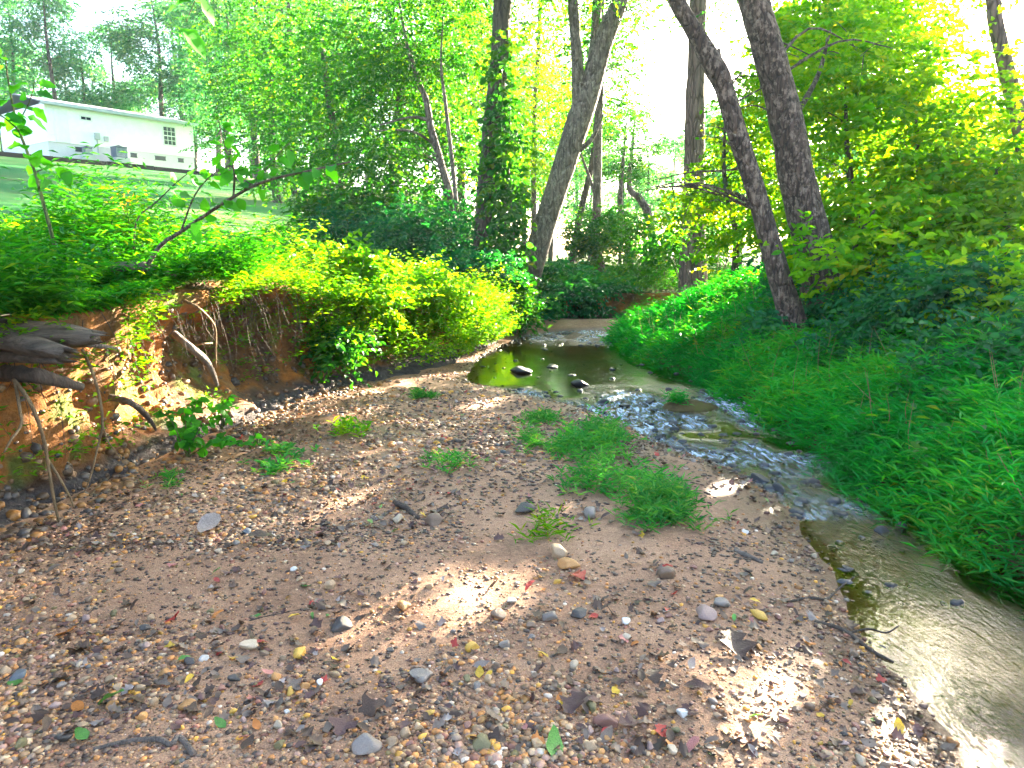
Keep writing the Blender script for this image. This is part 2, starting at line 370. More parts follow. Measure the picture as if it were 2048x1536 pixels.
def clay_mat():
    m, nt, ns, ls = new_mat('clay_bank')
    v = mapped(ns, ls, (1, 1, 1)); vs_ = mapped(ns, ls, (1.5, 1.5, .45))
    n1 = nd(ns, 'ShaderNodeTexNoise'); n1.inputs['Scale'].default_value = 1.7; n1.inputs['Detail'].default_value = 7; ls.new(vs_, n1.inputs[0])
    n2 = nd(ns, 'ShaderNodeTexNoise'); n2.inputs['Scale'].default_value = 14; n2.inputs['Detail'].default_value = 8; n2.inputs['Roughness'].default_value = .7; ls.new(v, n2.inputs[0])
    rp = ramp(ns, [(.30, (.09, .045, .02)), (.45, (.24, .10, .025)), (.58, (.52, .175, .022)), (.75, (.32, .19, .07))]); ls.new(n1.outputs[0], rp.inputs[0])
    # moss stains in patches of their own
    n3 = nd(ns, 'ShaderNodeTexNoise'); n3.inputs['Scale'].default_value = 2.6; n3.inputs['Detail'].default_value = 6; ls.new(v, n3.inputs[0])
    r3 = ramp(ns, [(.53, (0, 0, 0)), (.63, (1, 1, 1))]); ls.new(n3.outputs[0], r3.inputs[0])
    mx = nd(ns, 'ShaderNodeMix', data_type='RGBA'); ls.new(r3.outputs[0], mx.inputs[0]); ls.new(rp.outputs[0], mx.inputs[6]); mx.inputs[7].default_value = (.17, .19, .02, 1)
    # blue-grey clay seam at the foot
    sx = nd(ns, 'ShaderNodeSeparateXYZ'); ls.new(v, sx.inputs[0])
    ml = nd(ns, 'ShaderNodeMath', operation='MULTIPLY_ADD'); ls.new(n1.outputs[0], ml.inputs[0]); ml.inputs[1].default_value = -.22; ls.new(sx.outputs[2], ml.inputs[2])
    r4 = ramp(ns, [(.0, (1, 1, 1)), (.10, (0, 0, 0))]); ls.new(ml.outputs[0], r4.inputs[0])
    mg = nd(ns, 'ShaderNodeMix', data_type='RGBA'); ls.new(r4.outputs[0], mg.inputs[0]); ls.new(mx.outputs[2], mg.inputs[6]); mg.inputs[7].default_value = (.075, .058, .055, 1)
    mm = nd(ns, 'ShaderNodeMix', data_type='RGBA', blend_type='MULTIPLY'); mm.inputs[0].default_value = .8; ls.new(mg.outputs[2], mm.inputs[6])
    r5 = ramp(ns, [(.3, (.4, .4, .4)), (.65, (1.25, 1.25, 1.25))]); ls.new(n2.outputs[0], r5.inputs[0]); ls.new(r5.outputs[0], mm.inputs[7])
    p = nd(ns, 'ShaderNodeBsdfPrincipled'); p.inputs['Roughness'].default_value = .9; ls.new(mm.outputs[2], p.inputs['Base Color'])
    b = nd(ns, 'ShaderNodeBump'); b.inputs['Strength'].default_value = 1.0; b.inputs['Distance'].default_value = .12; ls.new(n2.outputs[0], b.inputs['Height']); ls.new(b.outputs[0], p.inputs['Normal'])
    o = nd(ns, 'ShaderNodeOutputMaterial'); ls.new(p.outputs[0], o.inputs[0])
    return m
M['clay'] = clay_mat()

def water_mat():
    m, nt, ns, ls = new_mat('creek_water')
    v = mapped(ns, ls, (1, .28, 1)); v.node.inputs['Rotation'].default_value = (0, 0, math.radians(14))
    n1 = nd(ns, 'ShaderNodeTexNoise'); n1.inputs['Scale'].default_value = 26; n1.inputs['Detail'].default_value = 6; n1.inputs['Distortion'].default_value = 1.0; ls.new(v, n1.inputs[0])
    n2 = nd(ns, 'ShaderNodeTexNoise'); n2.inputs['Scale'].default_value = 90; n2.inputs['Detail'].default_value = 3; ls.new(v, n2.inputs[0])
    a = nd(ns, 'ShaderNodeAttribute', attribute_name='riffle')
    ad = nd(ns, 'ShaderNodeMath', operation='MULTIPLY_ADD'); ls.new(n2.outputs[0], ad.inputs[0]); ad.inputs[1].default_value = .45; ls.new(n1.outputs[0], ad.inputs[2])
    b = nd(ns, 'ShaderNodeBump'); b.inputs['Distance'].default_value = .15; ls.new(a.outputs['Fac'], b.inputs['Strength']); ls.new(ad.outputs[0], b.inputs['Height'])
    tr = nd(ns, 'ShaderNodeBsdfTransparent'); tr.inputs[0].default_value = (.93, .80, .42, 1)
    gl = nd(ns, 'ShaderNodeBsdfGlossy'); gl.inputs['Roughness'].default_value = .04; ls.new(b.outputs[0], gl.inputs['Normal'])
    fr = nd(ns, 'ShaderNodeFresnel'); fr.inputs[0].default_value = 1.5; ls.new(b.outputs[0], fr.inputs['Normal'])
    s = nd(ns, 'ShaderNodeMixShader'); ls.new(fr.outputs[0], s.inputs[0]); ls.new(tr.outputs[0], s.inputs[1]); ls.new(gl.outputs[0], s.inputs[2])
    # sky glints and glare painted as blue-white diffuse streaks on the fast water
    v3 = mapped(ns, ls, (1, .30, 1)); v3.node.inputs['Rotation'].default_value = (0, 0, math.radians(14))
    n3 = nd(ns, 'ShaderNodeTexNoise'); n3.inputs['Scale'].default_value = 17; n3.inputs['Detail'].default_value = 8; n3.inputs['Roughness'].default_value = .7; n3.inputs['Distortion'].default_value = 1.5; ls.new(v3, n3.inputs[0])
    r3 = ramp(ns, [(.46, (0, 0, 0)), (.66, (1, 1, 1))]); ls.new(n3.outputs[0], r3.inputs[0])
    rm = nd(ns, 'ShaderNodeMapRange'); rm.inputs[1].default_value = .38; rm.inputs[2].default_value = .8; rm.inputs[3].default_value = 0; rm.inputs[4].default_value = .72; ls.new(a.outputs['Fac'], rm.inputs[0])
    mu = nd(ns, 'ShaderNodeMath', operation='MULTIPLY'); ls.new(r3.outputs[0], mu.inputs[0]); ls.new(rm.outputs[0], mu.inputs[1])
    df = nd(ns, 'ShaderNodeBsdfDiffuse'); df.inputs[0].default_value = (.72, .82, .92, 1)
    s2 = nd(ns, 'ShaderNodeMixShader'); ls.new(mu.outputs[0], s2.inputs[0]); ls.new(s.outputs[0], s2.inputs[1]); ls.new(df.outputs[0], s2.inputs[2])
    o = nd(ns, 'ShaderNodeOutputMaterial'); ls.new(s2.outputs[0], o.inputs[0])
    return m
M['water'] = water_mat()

def plain(name, col, rough=.6, spec=.4, grain=None, metal=0.0):
    m, nt, ns, ls = new_mat(name)
    p = nd(ns, 'ShaderNodeBsdfPrincipled'); p.inputs['Roughness'].default_value = rough; p.inputs['Specular IOR Level'].default_value = spec; p.inputs['Metallic'].default_value = metal
    n1 = nd(ns, 'ShaderNodeTexNoise'); n1.inputs['Scale'].default_value = grain or 3; n1.inputs['Detail'].default_value = 5
    ls.new(mapped(ns, ls), n1.inputs[0])
    rp = ramp(ns, [(.3, tuple(c*.95 for c in col)), (.7, tuple(min(1, c*1.03) for c in col))]); ls.new(n1.outputs[0], rp.inputs[0]); ls.new(rp.outputs[0], p.inputs['Base Color'])
    o = nd(ns, 'ShaderNodeOutputMaterial'); ls.new(p.outputs[0], o.inputs[0])
    return m
M['siding'] = plain('white_siding', (.90, .90, .89), .5)
M['skirting'] = plain('skirting', (.64, .62, .66), .7)
M['shingle'] = plain('roof_shingle', (.16, .17, .20), .9)
M['fascia'] = plain('fascia', (.42, .45, .50), .6)
M['dark'] = plain('vent_dark', (.04, .045, .06), .6)
M['glass'] = plain('window_glass', (.03, .03, .05), .08, .6)
M['trim'] = plain('white_trim', (.8, .8, .8), .5)
M['acgrey'] = plain('unit_grey', (.10, .12, .18), .5)
M['greybox'] = plain('grey_box', (.40, .42, .45), .5)
M['timber'] = plain('black_timber', (.035, .028, .024), .9, .2, 14)
M['mossy'] = ground_mat('mossy_sod', [(.05, .035, .02), (.10, .07, .03), (.09, .10, .02)], 4, 30, .7, .8, .02)

# ------------------------------------------------------------------ the lie of the land
def ip(y, *pts):
    a = np.array(pts, float); return np.interp(y, a[:, 0], a[:, 1])
def smooth1(fn, y, w=.5):
    return (fn(y-w)+fn(y-w/2)+fn(y)*2+fn(y+w/2)+fn(y+w))/6
XL = lambda y: ip(y, (-20, -3.4), (1, -3.0), (3.7, -2.75), (5, -2.57), (6.8, -2.3), (8.4, -1.8), (9.0, -1.35), (10.8, -.85), (13, -.38), (15, -.05), (15.8, .3), (16.6, .9), (17.2, 2.4), (17.8, 5), (18.6, 9), (20, 12), (23, 13), (160, 13))
WL = lambda y: ip(y, (-20, 1.2), (1, 1.38), (2.03, 1.42), (2.51, 1.45), (3.15, 1.53), (3.9, 1.66), (4.66, 1.76), (5.2, 1.66), (6.1, 1.2), (6.9, .98), (7.6, .65), (8.2, .2), (8.8, -.36), (9.0, -.62), (11, -.6), (12.9, -.2), (14.6, .25), (15.2, .95), (15.8, 2.2), (16.3, 4.0), (17.3, 8), (19, 12), (23, 14), (160, 14))
WR = lambda y: ip(y, (-20, 2.3), (2, 2.5), (3.3, 2.5), (3.9, 2.5), (4.55, 2.45), (5.5, 2.45), (6.5, 2.5), (7.6, 2.48), (9.2, 2.45), (11, 2.02), (13.6, 1.86), (14.6, 2.2), (15.1, 3.2), (15.7, 6), (16.6, 10), (18.4, 14), (23, 15.8), (160, 15.8))
BH = lambda y: ip(y, (-20, 1.1), (3, 1.18), (5, 1.28), (6.8, 1.25), (8.4, 1.05), (10.8, .75), (13, .6), (16, .62), (18, .6), (22, .55), (160, .55))
xl = lambda y: smooth1(XL, y, .4); wlx = lambda y: smooth1(WL, y, .3); wrx = lambda y: smooth1(WR, y, .4); bh = lambda y: smooth1(BH, y, .5)
WZ = -.07
def sst(a, b, x):
    t = np.clip((x-a)/(b-a), 0, 1); return t*t*(3-2*t)
def z_hill(x, y):
    h = np.maximum(0, .1225*(-x-2)+.092*(y-9))
    h = np.where(h > 6.6, 6.6+np.tanh((h-6.6)/1.2)*1.2, h)
    w = 1-sst(-8, 1, x)
    far = .02*np.maximum(0, y-22)
    return bh(y)+h*w+far*(1-w)*.6+.05*fbm(xyz(x, y), .7, 3)+.10*vnoise(xyz(x, y), 1.25, 17)*sst(20, 9, y)
def z_bar(x, y):
    a = xl(y)+.1; b = wlx(y)
    t = np.clip((b-x)/.55, -1, 1)                       # 1 well up the bar, 0 at the waterline
    z = np.where(t > 0, WZ+.075*np.minimum(1, t)**.8+.035*np.clip((b-x-.5)/2.0, 0, 1), WZ+.13*t)
    z = np.where(x > b, np.maximum(z, WZ-.13), z)
    sb = np.exp(-((y-16.0)/.6)**2)*.08*sst(0, .6, b-x)
    return z+.016*fbm(xyz(x, y), 1.5, 8)+.008*fbm(xyz(x, y), 6, 9)+sb
def z_right(x, y):
    d = x-wrx(y)
    z = ip(d, (-.3, -.22), (0, -.19), (.08, -.03), (.2, .07), (.6, .22), (1.2, .43), (2, .70), (3, .90), (5, 1.05), (9, 1.2), (20, 1.6), (100, 3))
    k = ip(y, (0, .9), (5, .9), (9, 1.0), (14, 1.12), (30, 1.1))
    return z*np.where(z > 0, k, 1)+(.07*fbm(xyz(x, y), .9, 12)+.06*vnoise(xyz(x, y), 2.4, 13))*sst(.05, .6, d)
def gz(x, y):
    x = np.asarray(x, float); y = np.asarray(y, float)
    lip = xl(y)-.28
    t = np.clip((xl(y)+.05-x)/.33, 0, 1)
    return np.where(x > wrx(y)-.02, z_right(x, y), np.where(x < lip, z_hill(x, y), z_bar(x, y)*(1-t)+z_hill(x, y)*t))
ROWS = np.unique(np.concatenate([np.arange(-18, 1.2, .8), np.arange(1.2, 9.0, .05), np.arange(9.0, 20.5, .1), np.arange(20.5, 40, .8), np.arange(40, 142, 3)]))
def sheet(X, Y, Z):
    r, c = X.shape
    V = np.stack([X, Y, Z], -1).reshape(-1, 3)
    i = np.arange(r-1)[:, None]*c; j = np.arange(c-1)[None, :]
    return V, np.stack([i+j, i+j+1, i+c+j+1, i+c+j], -1).reshape(-1, 4)
# hillside, left of the bank edge
d = np.array([100, 80, 66, 54, 46, 40, 35, 30, 26, 22, 19, 16, 13.5, 11, 9, 7.5, 6, 5, 4.2, 3.5, 2.9, 2.4, 2, 1.6, 1.3, 1, .75, .5, .3, .15, 0])
Y = np.repeat(ROWS[:, None], len(d), 1); lipn = .09*vnoise(xyz(0*ROWS, ROWS), 1.6, 21)+.05*vnoise(xyz(0*ROWS, ROWS), 5, 22)
X = (xl(ROWS)-.28+lipn)[:, None]-d[None, :]; X = np.maximum(X, -112)
V, F = sheet(X, Y, z_hill(X, Y))
def land_mask(V):                                        # 1 = mown lawn, 0 = woodland floor
    x, y = V[:, 0], V[:, 1]
    return sst(0, 1, np.clip((-3.2-x-.17*(y-9))/2.5+.3*vnoise(V, .5, 4), 0, 1))*sst(10, 15, y-.35*x)
def hill_mat():
    m = M['lawn'].copy(); m.name = 'hillside'; ns = m.node_tree.nodes; ls = m.node_tree.links
    p = [n for n in ns if n.type == 'BSDF_PRINCIPLED'][0]; src = p.inputs['Base Color'].links[0].from_socket
    v = mapped(ns, ls); n = nd(ns, 'ShaderNodeTexNoise'); n.inputs['Scale'].default_value = 2; n.inputs['Detail'].default_value = 8; ls.new(v, n.inputs[0])
    r = ramp(ns, [(.3, (.025, .05, .012)), (.5, (.05, .085, .02)), (.68, (.12, .08, .04))]); ls.new(n.outputs[0], r.inputs[0])
    a = nd(ns, 'ShaderNodeAttribute', attribute_name='lawn')
    mx = nd(ns, 'ShaderNodeMix', data_type='RGBA'); ls.new(a.outputs['Fac'], mx.inputs[0]); ls.new(r.outputs[0], mx.inputs[6]); ls.new(src, mx.inputs[7]); ls.new(mx.outputs[2], p.inputs['Base Color'])
    return m
o = add('hillside', mk_mesh('hillside', V, F, None, hill_mat(), True, {'lawn': land_mask(V)}), kind='structure')
o['label'] = 'grassy hillside rising on the left towards the white house'
# eroded clay bank
prof = np.array([(-.30, 1.0), (-.10, .96), (-.08, .88), (-.34, .78), (-.58, .64), (-.60, .46), (-.46, .28), (-.30, .17), (-.06, .10), (.06, .04), (.16, -.06)])
ts = np.linspace(0, 1, 44); pu = np.linspace(0, 1, len(prof))
po = np.interp(ts, pu, prof[:, 0]); pz = np.interp(ts, pu, prof[:, 1])
Y = np.repeat(ROWS[:, None], len(ts), 1)
H = z_hill(xl(ROWS)-.28, ROWS)
zz = pz[None, :]*H[:, None]; uc = (.75+.6*vnoise(xyz(0*ROWS, ROWS), .9, 31))[:, None]
X = xl(ROWS)[:, None]+np.where(pz[None, :] < .97, po[None, :]*uc, -.28+lipn[:, None])
Q = np.stack([X, Y, zz], -1)
X = X+(-.04+.20*fbm(Q*np.array([1, 1, .6]), 1.8, 33)+.12*fbm(Q*np.array([1, 1, .5]), 6, 34)+.03*fbm(Q, 17, 35))*sst(0, .2, 1-pz)[None, :]*sst(-.08, .04, pz)[None, :]
zz = zz+.03*fbm(Q, 5, 36)*sst(0, .2, 1-pz)[None, :]
BX, BZ = X.copy(), zz.copy()
V, F = sheet(X, Y+.05*fbm(Q, 4, 37), zz)
o = add('clay_bank', mk_mesh('clay_bank', V, F, None, M['clay']), kind='structure')
o['label'] = 'eroded orange clay bank with exposed roots on the left'
# gravel bar and creek bed in one sheet
tb = np.linspace(0, 1, 90); tw = np.linspace(0, 1, 46)[1:]
Y = np.repeat(ROWS[:, None], len(tb)+len(tw), 1)
a = (xl(ROWS)-.05)[:, None]; b = wlx(ROWS)[:, None]; c = (wrx(ROWS)+.2)[:, None]
X = np.concatenate([a+(b-a)*tb[None, :], b+(c-b)*tw[None, :]], 1)
Z = z_bar(X, Y)
V, F = sheet(X, Y, Z)
wet = np.clip(1-(V[:, 2]-WZ-.02)/.05, 0, 1)*np.clip(1-(wlx(V[:, 1])-V[:, 0]-.2)/.5, 0, 1)
wet = np.maximum(wet, .8*sst(.0, .5, vnoise(V, 1.1, 14)*.8+vnoise(V, 3, 15)*.4+.12*(V[:, 1] > 4.3))*sst(-3.2, -.2, -np.abs(V[:, 1]-6.5)))
bed = sst(.0, .05, WZ-V[:, 2])
o = add('gravel_bar', mk_mesh('gravel_bar', V, F, None, M['bar'], True, {'wet': wet, 'bed': bed}), kind='structure')
o['label'] = 'sandy gravel bar and shallow creek bed'
# right bank and woodland floor
d = np.array([-.12, 0, .04, .08, .14, .2, .3, .45, .6, .8, 1, 1.3, 1.6, 2, 2.5, 3, 3.7, 4.5, 5.5, 7, 9, 11, 14, 18, 23, 30, 40, 52, 66, 80, 95])
Y = np.repeat(ROWS[:, None], len(d), 1); X = np.minimum(wrx(ROWS)[:, None]+d[None, :], 96)
V, F = sheet(X, Y, z_right(X, Y))
o = add('right_bank', mk_mesh('right_bank', V, F, None, M['floor']), kind='structure')
o['label'] = 'overgrown right bank sloping up from the creek'
# water
WR_ROWS = np.unique(np.concatenate([np.arange(-10, 1.6, .5), np.arange(1.6, 17.5, .04), np.arange(17.5, 24, .2), np.arange(24, 60, 4)]))
tt = np.linspace(0, 1, 70); Y = np.repeat(WR_ROWS[:, None], 70, 1)
a = np.maximum(wlx(WR_ROWS)-.55, xl(WR_ROWS)-.1)[:, None]; c = (wrx(WR_ROWS)+.12)[:, None]; X = a+(c-a)*tt[None, :]
riff = np.interp(WR_ROWS, [-10, 2.3, 2.9, 4.2, 5, 7.6, 8.3, 8.9, 12.6, 13.4, 15.5, 60], [.55, .50, .22, .36, .7, .95, .75, .05, .04, .6, .9, .4])  # also drives the painted glint streaks; raised nearest the camera for glare
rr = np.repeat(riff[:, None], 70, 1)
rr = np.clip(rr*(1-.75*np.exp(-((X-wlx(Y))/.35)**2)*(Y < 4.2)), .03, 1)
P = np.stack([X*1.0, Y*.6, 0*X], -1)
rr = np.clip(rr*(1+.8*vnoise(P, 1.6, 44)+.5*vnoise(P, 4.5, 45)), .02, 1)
Zw = WZ+rr*(.006*vnoise(P, 6, 41)+.005*vnoise(P, 15, 42)+.004*vnoise(P, 34, 43))
V, F = sheet(X, Y, Zw)
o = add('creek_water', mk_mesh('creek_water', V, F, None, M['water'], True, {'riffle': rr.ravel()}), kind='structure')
o['label'] = 'shallow brown creek water running past the gravel bar'

# ------------------------------------------------------------------ openings in the canopy (where the photograph shows direct sun)
gap(onz(905, 1235, 0), .13); gap(onz(960, 1190, 0), .08); gap(onz(1010, 1165, 0), .06); gap(onz(860, 1275, 0), .07)
gap(onz(1460, 960, 0), .13); gap(onz(1560, 985, 0), .08); gap(onz(950, 815, 0), .16); gap(onz(1760, 1300, 0), .10); gap(onz(1790, 1365, 0), .07)
gap(onz(700, 1190, 0), .05); gap(onz(620, 1130, 0), .06); gap(onz(1480, 1440, 0), .08); gap(onz(1330, 1090, 0), .06)
for u, v, Y, r in ((450, 540, 6.2, .45), (560, 560, 7.0, .6), (680, 600, 8.2, .8), (780, 600, 9.2, .8), (880, 620, 10.6, .8), (960, 640, 12.2, .7), (700, 500, 10, .8),
                   (310, 620, 5.2, .30), (40, 830, 4.4, .24), (75, 740, 4.4, .1), (480, 660, 6.2, .2), (300, 420, 5.2, .35), (60, 420, 4.5, .3), (480, 470, 8, .7), (30, 250, 4.3, .4), (1300, 600, 13, .6), (1400, 565, 13.5, .7), (1250, 640, 11.5, .4), (1450, 610, 11, .4), (1340, 640, 10.5, .3), (200, 740, 4.7, .12)):
    gap(at(u, v, Y), r)
for u, v, Y, r in ((450, 385, 34, 2.5), (560, 415, 27, 1.8), (620, 440, 22, 1.2), (250, 345, 40, 2.5), (110, 330, 38, 2.0), (520, 360, 42, 1.5)): gap(at(u, v, Y), r)

def face_hit(u, v, off=-.42):
    d = ray(u, v); ys = np.linspace(2.5, 12, 1500); f = d[0]/d[1]*ys-(xl(ys)+off); return at(u, v, ys[int(np.argmin(abs(f)))])
for u, v, r in ((315, 615, .34), (45, 830, .26), (70, 745, .12), (450, 640, .32), (540, 710, .24), (380, 740, .16), (200, 690, .10), (120, 890, .08)): gap(face_hit(u, v), r)
rq = np.random.default_rng(77)
for k in range(46):
    u = rq.normal(930, 170); v = rq.normal(1210, 75); gap(onz(u, v, 0), rq.uniform(.02, .06))
for k in range(26): gap(onz(rq.normal(1560, 140), rq.normal(1400, 70), 0), rq.uniform(.02, .055))
for k in range(30): gap(onz(rq.uniform(600, 1500), rq.uniform(760, 1080), 0), rq.uniform(.03, .08))
# ------------------------------------------------------------------ white house on the hill
def box(x0, x1, y0, y1, z0, z1):
    V = [(x, y, z) for z in (z0, z1) for y in (y0, y1) for x in (x0, x1)]
    return V, [(0, 2, 3, 1), (4, 5, 7, 6), (0, 1, 5, 4), (2, 6, 7, 3), (0, 4, 6, 2), (1, 3, 7, 5)]
def boxobj(name, mat, parent, *bs, kind=None):
    g = Geo()
    for b in bs: g.put(*box(*b))
    return add(name, g.mesh(name, mat, smooth=False), parent, kind=kind)
HZ = 7.75
house = empty('house', (-23.0, 55.0, HZ), 'long white single-storey house with grey skirting on top of the hill', 'house')
house.rotation_euler = (0, 0, math.radians(53.6))
LEN, DEP = 9.7, 7.0
g = Geo()
z = .72
while z < 2.9:                                                  # lap siding: each course leans out a little
    V = [(-LEN, -.02, z), (0, -.02, z), (0, 0, z+.2), (-LEN, 0, z+.2)]; g.put(V, [(0, 1, 2, 3)])
    g.put([(-LEN, 0, z), (0, 0, z), (0, -.02, z), (-LEN, -.02, z)], [(0, 1, 2, 3)]); z += .2
g.put(*box(-LEN, 0, .004, DEP, .70, 2.98))
wall = add('wall', g.mesh('wall', M['siding'], smooth=False), house)
boxobj('corner_board', M['trim'], wall, (-.10, .02, -.035, .06, .70, 2.96))
sk = boxobj('skirting', M['skirting'], house, (-LEN+.03, -.03, .03, DEP-.03, -.6, .70))
for s, w in ((4.4, .42), (2.55, .75), (1.05, .4), (7.9, .42)):
    boxobj('vent', M['dark'], sk, (-s-w/2, -s+w/2, .0, .05, .30, .52), (-s-w/2-.04, -s+w/2+.04, .012, .05, .26, .30), (-s-w/2-.04, -s+w/2+.04, .012, .05, .52, .56))
g = Geo()
g.put([(-LEN-.3, -.35, 2.94), (.3, -.35, 2.94), (.3, DEP/2, 3.81), (-LEN-.3, DEP/2, 3.81), (-LEN-.3, DEP+.35, 2.94), (.3, DEP+.35, 2.94),
       (-LEN-.3, -.35, 3.02), (.3, -.35, 3.02), (.3, DEP/2, 3.89), (-LEN-.3, DEP/2, 3.89), (-LEN-.3, DEP+.35, 3.02), (.3, DEP+.35, 3.02)],
      [(0, 3, 2, 1), (3, 4, 5, 2), (6, 7, 8, 9), (9, 8, 11, 10), (0, 1, 7, 6), (4, 10, 11, 5), (1, 2, 8, 7), (2, 5, 11, 8), (0, 6, 9, 3), (3, 9, 10, 4)])
g.put([(0, .1, 2.96), (0, DEP-.1, 2.96), (0, DEP/2, 3.76)], None, [(0, 1, 2)])
rf = add('roof', g.mesh('roof', M['shingle'], smooth=False), house)
boxobj('fascia', M['fascia'], rf, (-LEN-.32, .32, -.38, -.352, 2.88, 3.05), (-LEN-.3, .3, -.352, -.02, 2.89, 2.92))
def window(s, z0, w, h, nx, ny, par):
    wd = boxobj('window', M['trim'], par, (-s-w/2-.07, -s+w/2+.07, -.045, -.004, z0-.07, z0), (-s-w/2-.07, -s+w/2+.07, -.045, -.004, z0+h, z0+h+.07), (-s-w/2-.07, -s-w/2, -.045, -.004, z0, z0+h), (-s+w/2, -s+w/2+.07, -.045, -.004, z0, z0+h),
                *[(-s-w/2+w*k/nx-.012, -s-w/2+w*k/nx+.012, -.04, -.026, z0, z0+h) for k in range(1, nx)],
                *[(-s-w/2, -s+w/2, -.042, -.027, z0+h*k/ny-(.03 if k == ny//2 else .012), z0+h*k/ny+(.03 if k == ny//2 else .012)) for k in range(1, ny)])
    for a in range(nx):
        for b in range(ny):
            boxobj('pane', M['glass'], wd, (-s-w/2+w*a/nx+.014, -s-w/2+w*(a+1)/nx-.014, -.024, -.0215, z0+h*b/ny+.014, z0+h*(b+1)/ny-.014))
window(1.78, 1.38, .84, 1.2, 3, 4, house)
window(7.3, 2.28, .62, .2, 2, 1, house)
boxobj('door', M['trim'], house, (-9.2, -8.4, -.05, -.004, .72, 2.7), (-9.12, -8.48, -.06, -.05, 1.6, 2.55))
boxobj('meter_box', M['greybox'], house, (-6.9, -6.6, -.18, -.004, 1.15, 1.55), (-6.78, -6.72, -.1, -.02, .2, 1.15), (-6.3, -6.05, -.15, -.004, 1.1, 1.4))
def ac_unit(s, w, h, label):
    c, sn = math.cos(math.radians(53.6)), math.sin(math.radians(53.6))
    lx, ly = -s, -.75
    e = empty('air_conditioner', (-23+c*lx-sn*ly, 55+sn*lx+c*ly, HZ-.05), label, 'air conditioner'); e.rotation_euler = (0, 0, math.radians(53.6))
    boxobj('casing', M['acgrey'], e, (-w/2, w/2, -w/2, w/2, .08, h), (-w/2-.02, w/2+.02, -w/2-.02, w/2+.02, h, h+.05))
    boxobj('pad', M['greybox'], e, (-w/2-.1, w/2+.1, -w/2-.1, w/2+.1, -.25, .08))
    for k in range(9):
        x = -w/2+.04+(w-.08)*k/8; boxobj('louvre', M['greybox'], e, (x-.012, x+.012, -w/2-.018, -w/2-.002, .14, h-.06))
    g = Geo(); g.put(*tube([(0, 0, h+.03), (0, 0, h+.08)], [w*.38, w*.36], 3, 20)); add('fan_guard', g.mesh('fan_guard', M['dark']), e)
ac_unit(5.75, .72, .74, 'dark blue-grey air conditioner standing below the middle of the house wall')
ac_unit(7.75, .45, .5, 'smaller dark unit beside the meter box at the foot of the house')
# dark timber border along the top of the lawn
tb_ = empty('timber_border', (-23.5, 50, float(z_hill(-23.5, 50))), 'low dark timber border running along the top edge of the lawn', 'border')
path = [(-40, 35), (-34, 39.5), (-30, 44), (-26.2, 49.0), (-22, 53), (-19.2, 52.0), (-17, 49), (-14.6, 45.5), (-12.4, 42.5), (-10.4, 40)]
for k in range(len(path)-1):
    p, q = np.array(path[k]), np.array(path[k+1]); n = max(1, int(np.linalg.norm(q-p)/2.4))
    for j in range(n):
        a = p+(q-p)*j/n; b = p+(q-p)*(j+.985)/n; za, zb = float(z_hill(*a)), float(z_hill(*b)); dd = (b-a)/np.linalg.norm(b-a); nn = np.array([-dd[1], dd[0]])*.14
        hgt = .24+.05*random.random()
        V = [(*(a-nn), za-.25), (*(a+nn), za-.25), (*(b+nn), zb-.25), (*(b-nn), zb-.25), (*(a-nn), za+hgt), (*(a+nn), za+hgt), (*(b+nn), zb+hgt), (*(b-nn), zb+hgt)]
        m_ = mk_mesh('timber', np.array(V)-np.array(tb_.location), [(0, 1, 2, 3), (4, 7, 6, 5), (0, 4, 5, 1), (2, 6, 7, 3), (1, 5, 6, 2), (0, 3, 7, 4)], None, M['timber'], False)
        add('timber', m_, tb_)

# ------------------------------------------------------------------ trees
def pxtrunk(pts, base_drop=.35, top=None):
    P = []; R = []
    for u, v, Y, w in pts:
        p = at(u, v, Y); P.append(p); R.append(w/2/FPX*Y*1.0)
    g0 = float(gz(P[0][0], P[0][1])); 
    if P[0][2] > g0-.1: P.insert(0, np.array([P[0][0]+(P[0][0]-P[1][0])*.1, P[0][1], g0-base_drop])); R.insert(0, R[0]*1.15)
    if top:
        for dx, dy, dz, k in top:
            P.append(P[-1]+np.array([dx, dy, dz])); R.append(R[-1]*k)
    return np.array(P), np.array(R)
def branch_set(g, path, radii, targets, rng, r0=.35, sides=5, twig=3):
    for t in targets:
        dd = np.linalg.norm(path-t, axis=1)+np.maximum(0, path[:, 2]-t[2]+.3)*1.5
        i = int(np.argmin(dd)); s = path[i]; L = np.linalg.norm(t-s)
        mid = s+(t-s)*.5+np.array([*rng.normal(size=2)*.10*L, .12*L]); rr = max(.005, min(radii[i]*r0, .008*L+.005))
        g.put(*tube([s, mid, t], [rr, rr*.65, rr*.25], 9, sides, .15, 4, int(rng.integers(99))))
        for _ in range(twig):
            a = s+(t-s)*rng.uniform(.45, 1); b = a+unit(rng.normal(size=3)*np.array([1, 1, .5]))*L*rng.uniform(.2, .4)
            g.put(*tube([a, (a+b)/2+np.array([0, 0, .04*L]), b], [rr*.35, rr*.25, rr*.1], 5, 4))
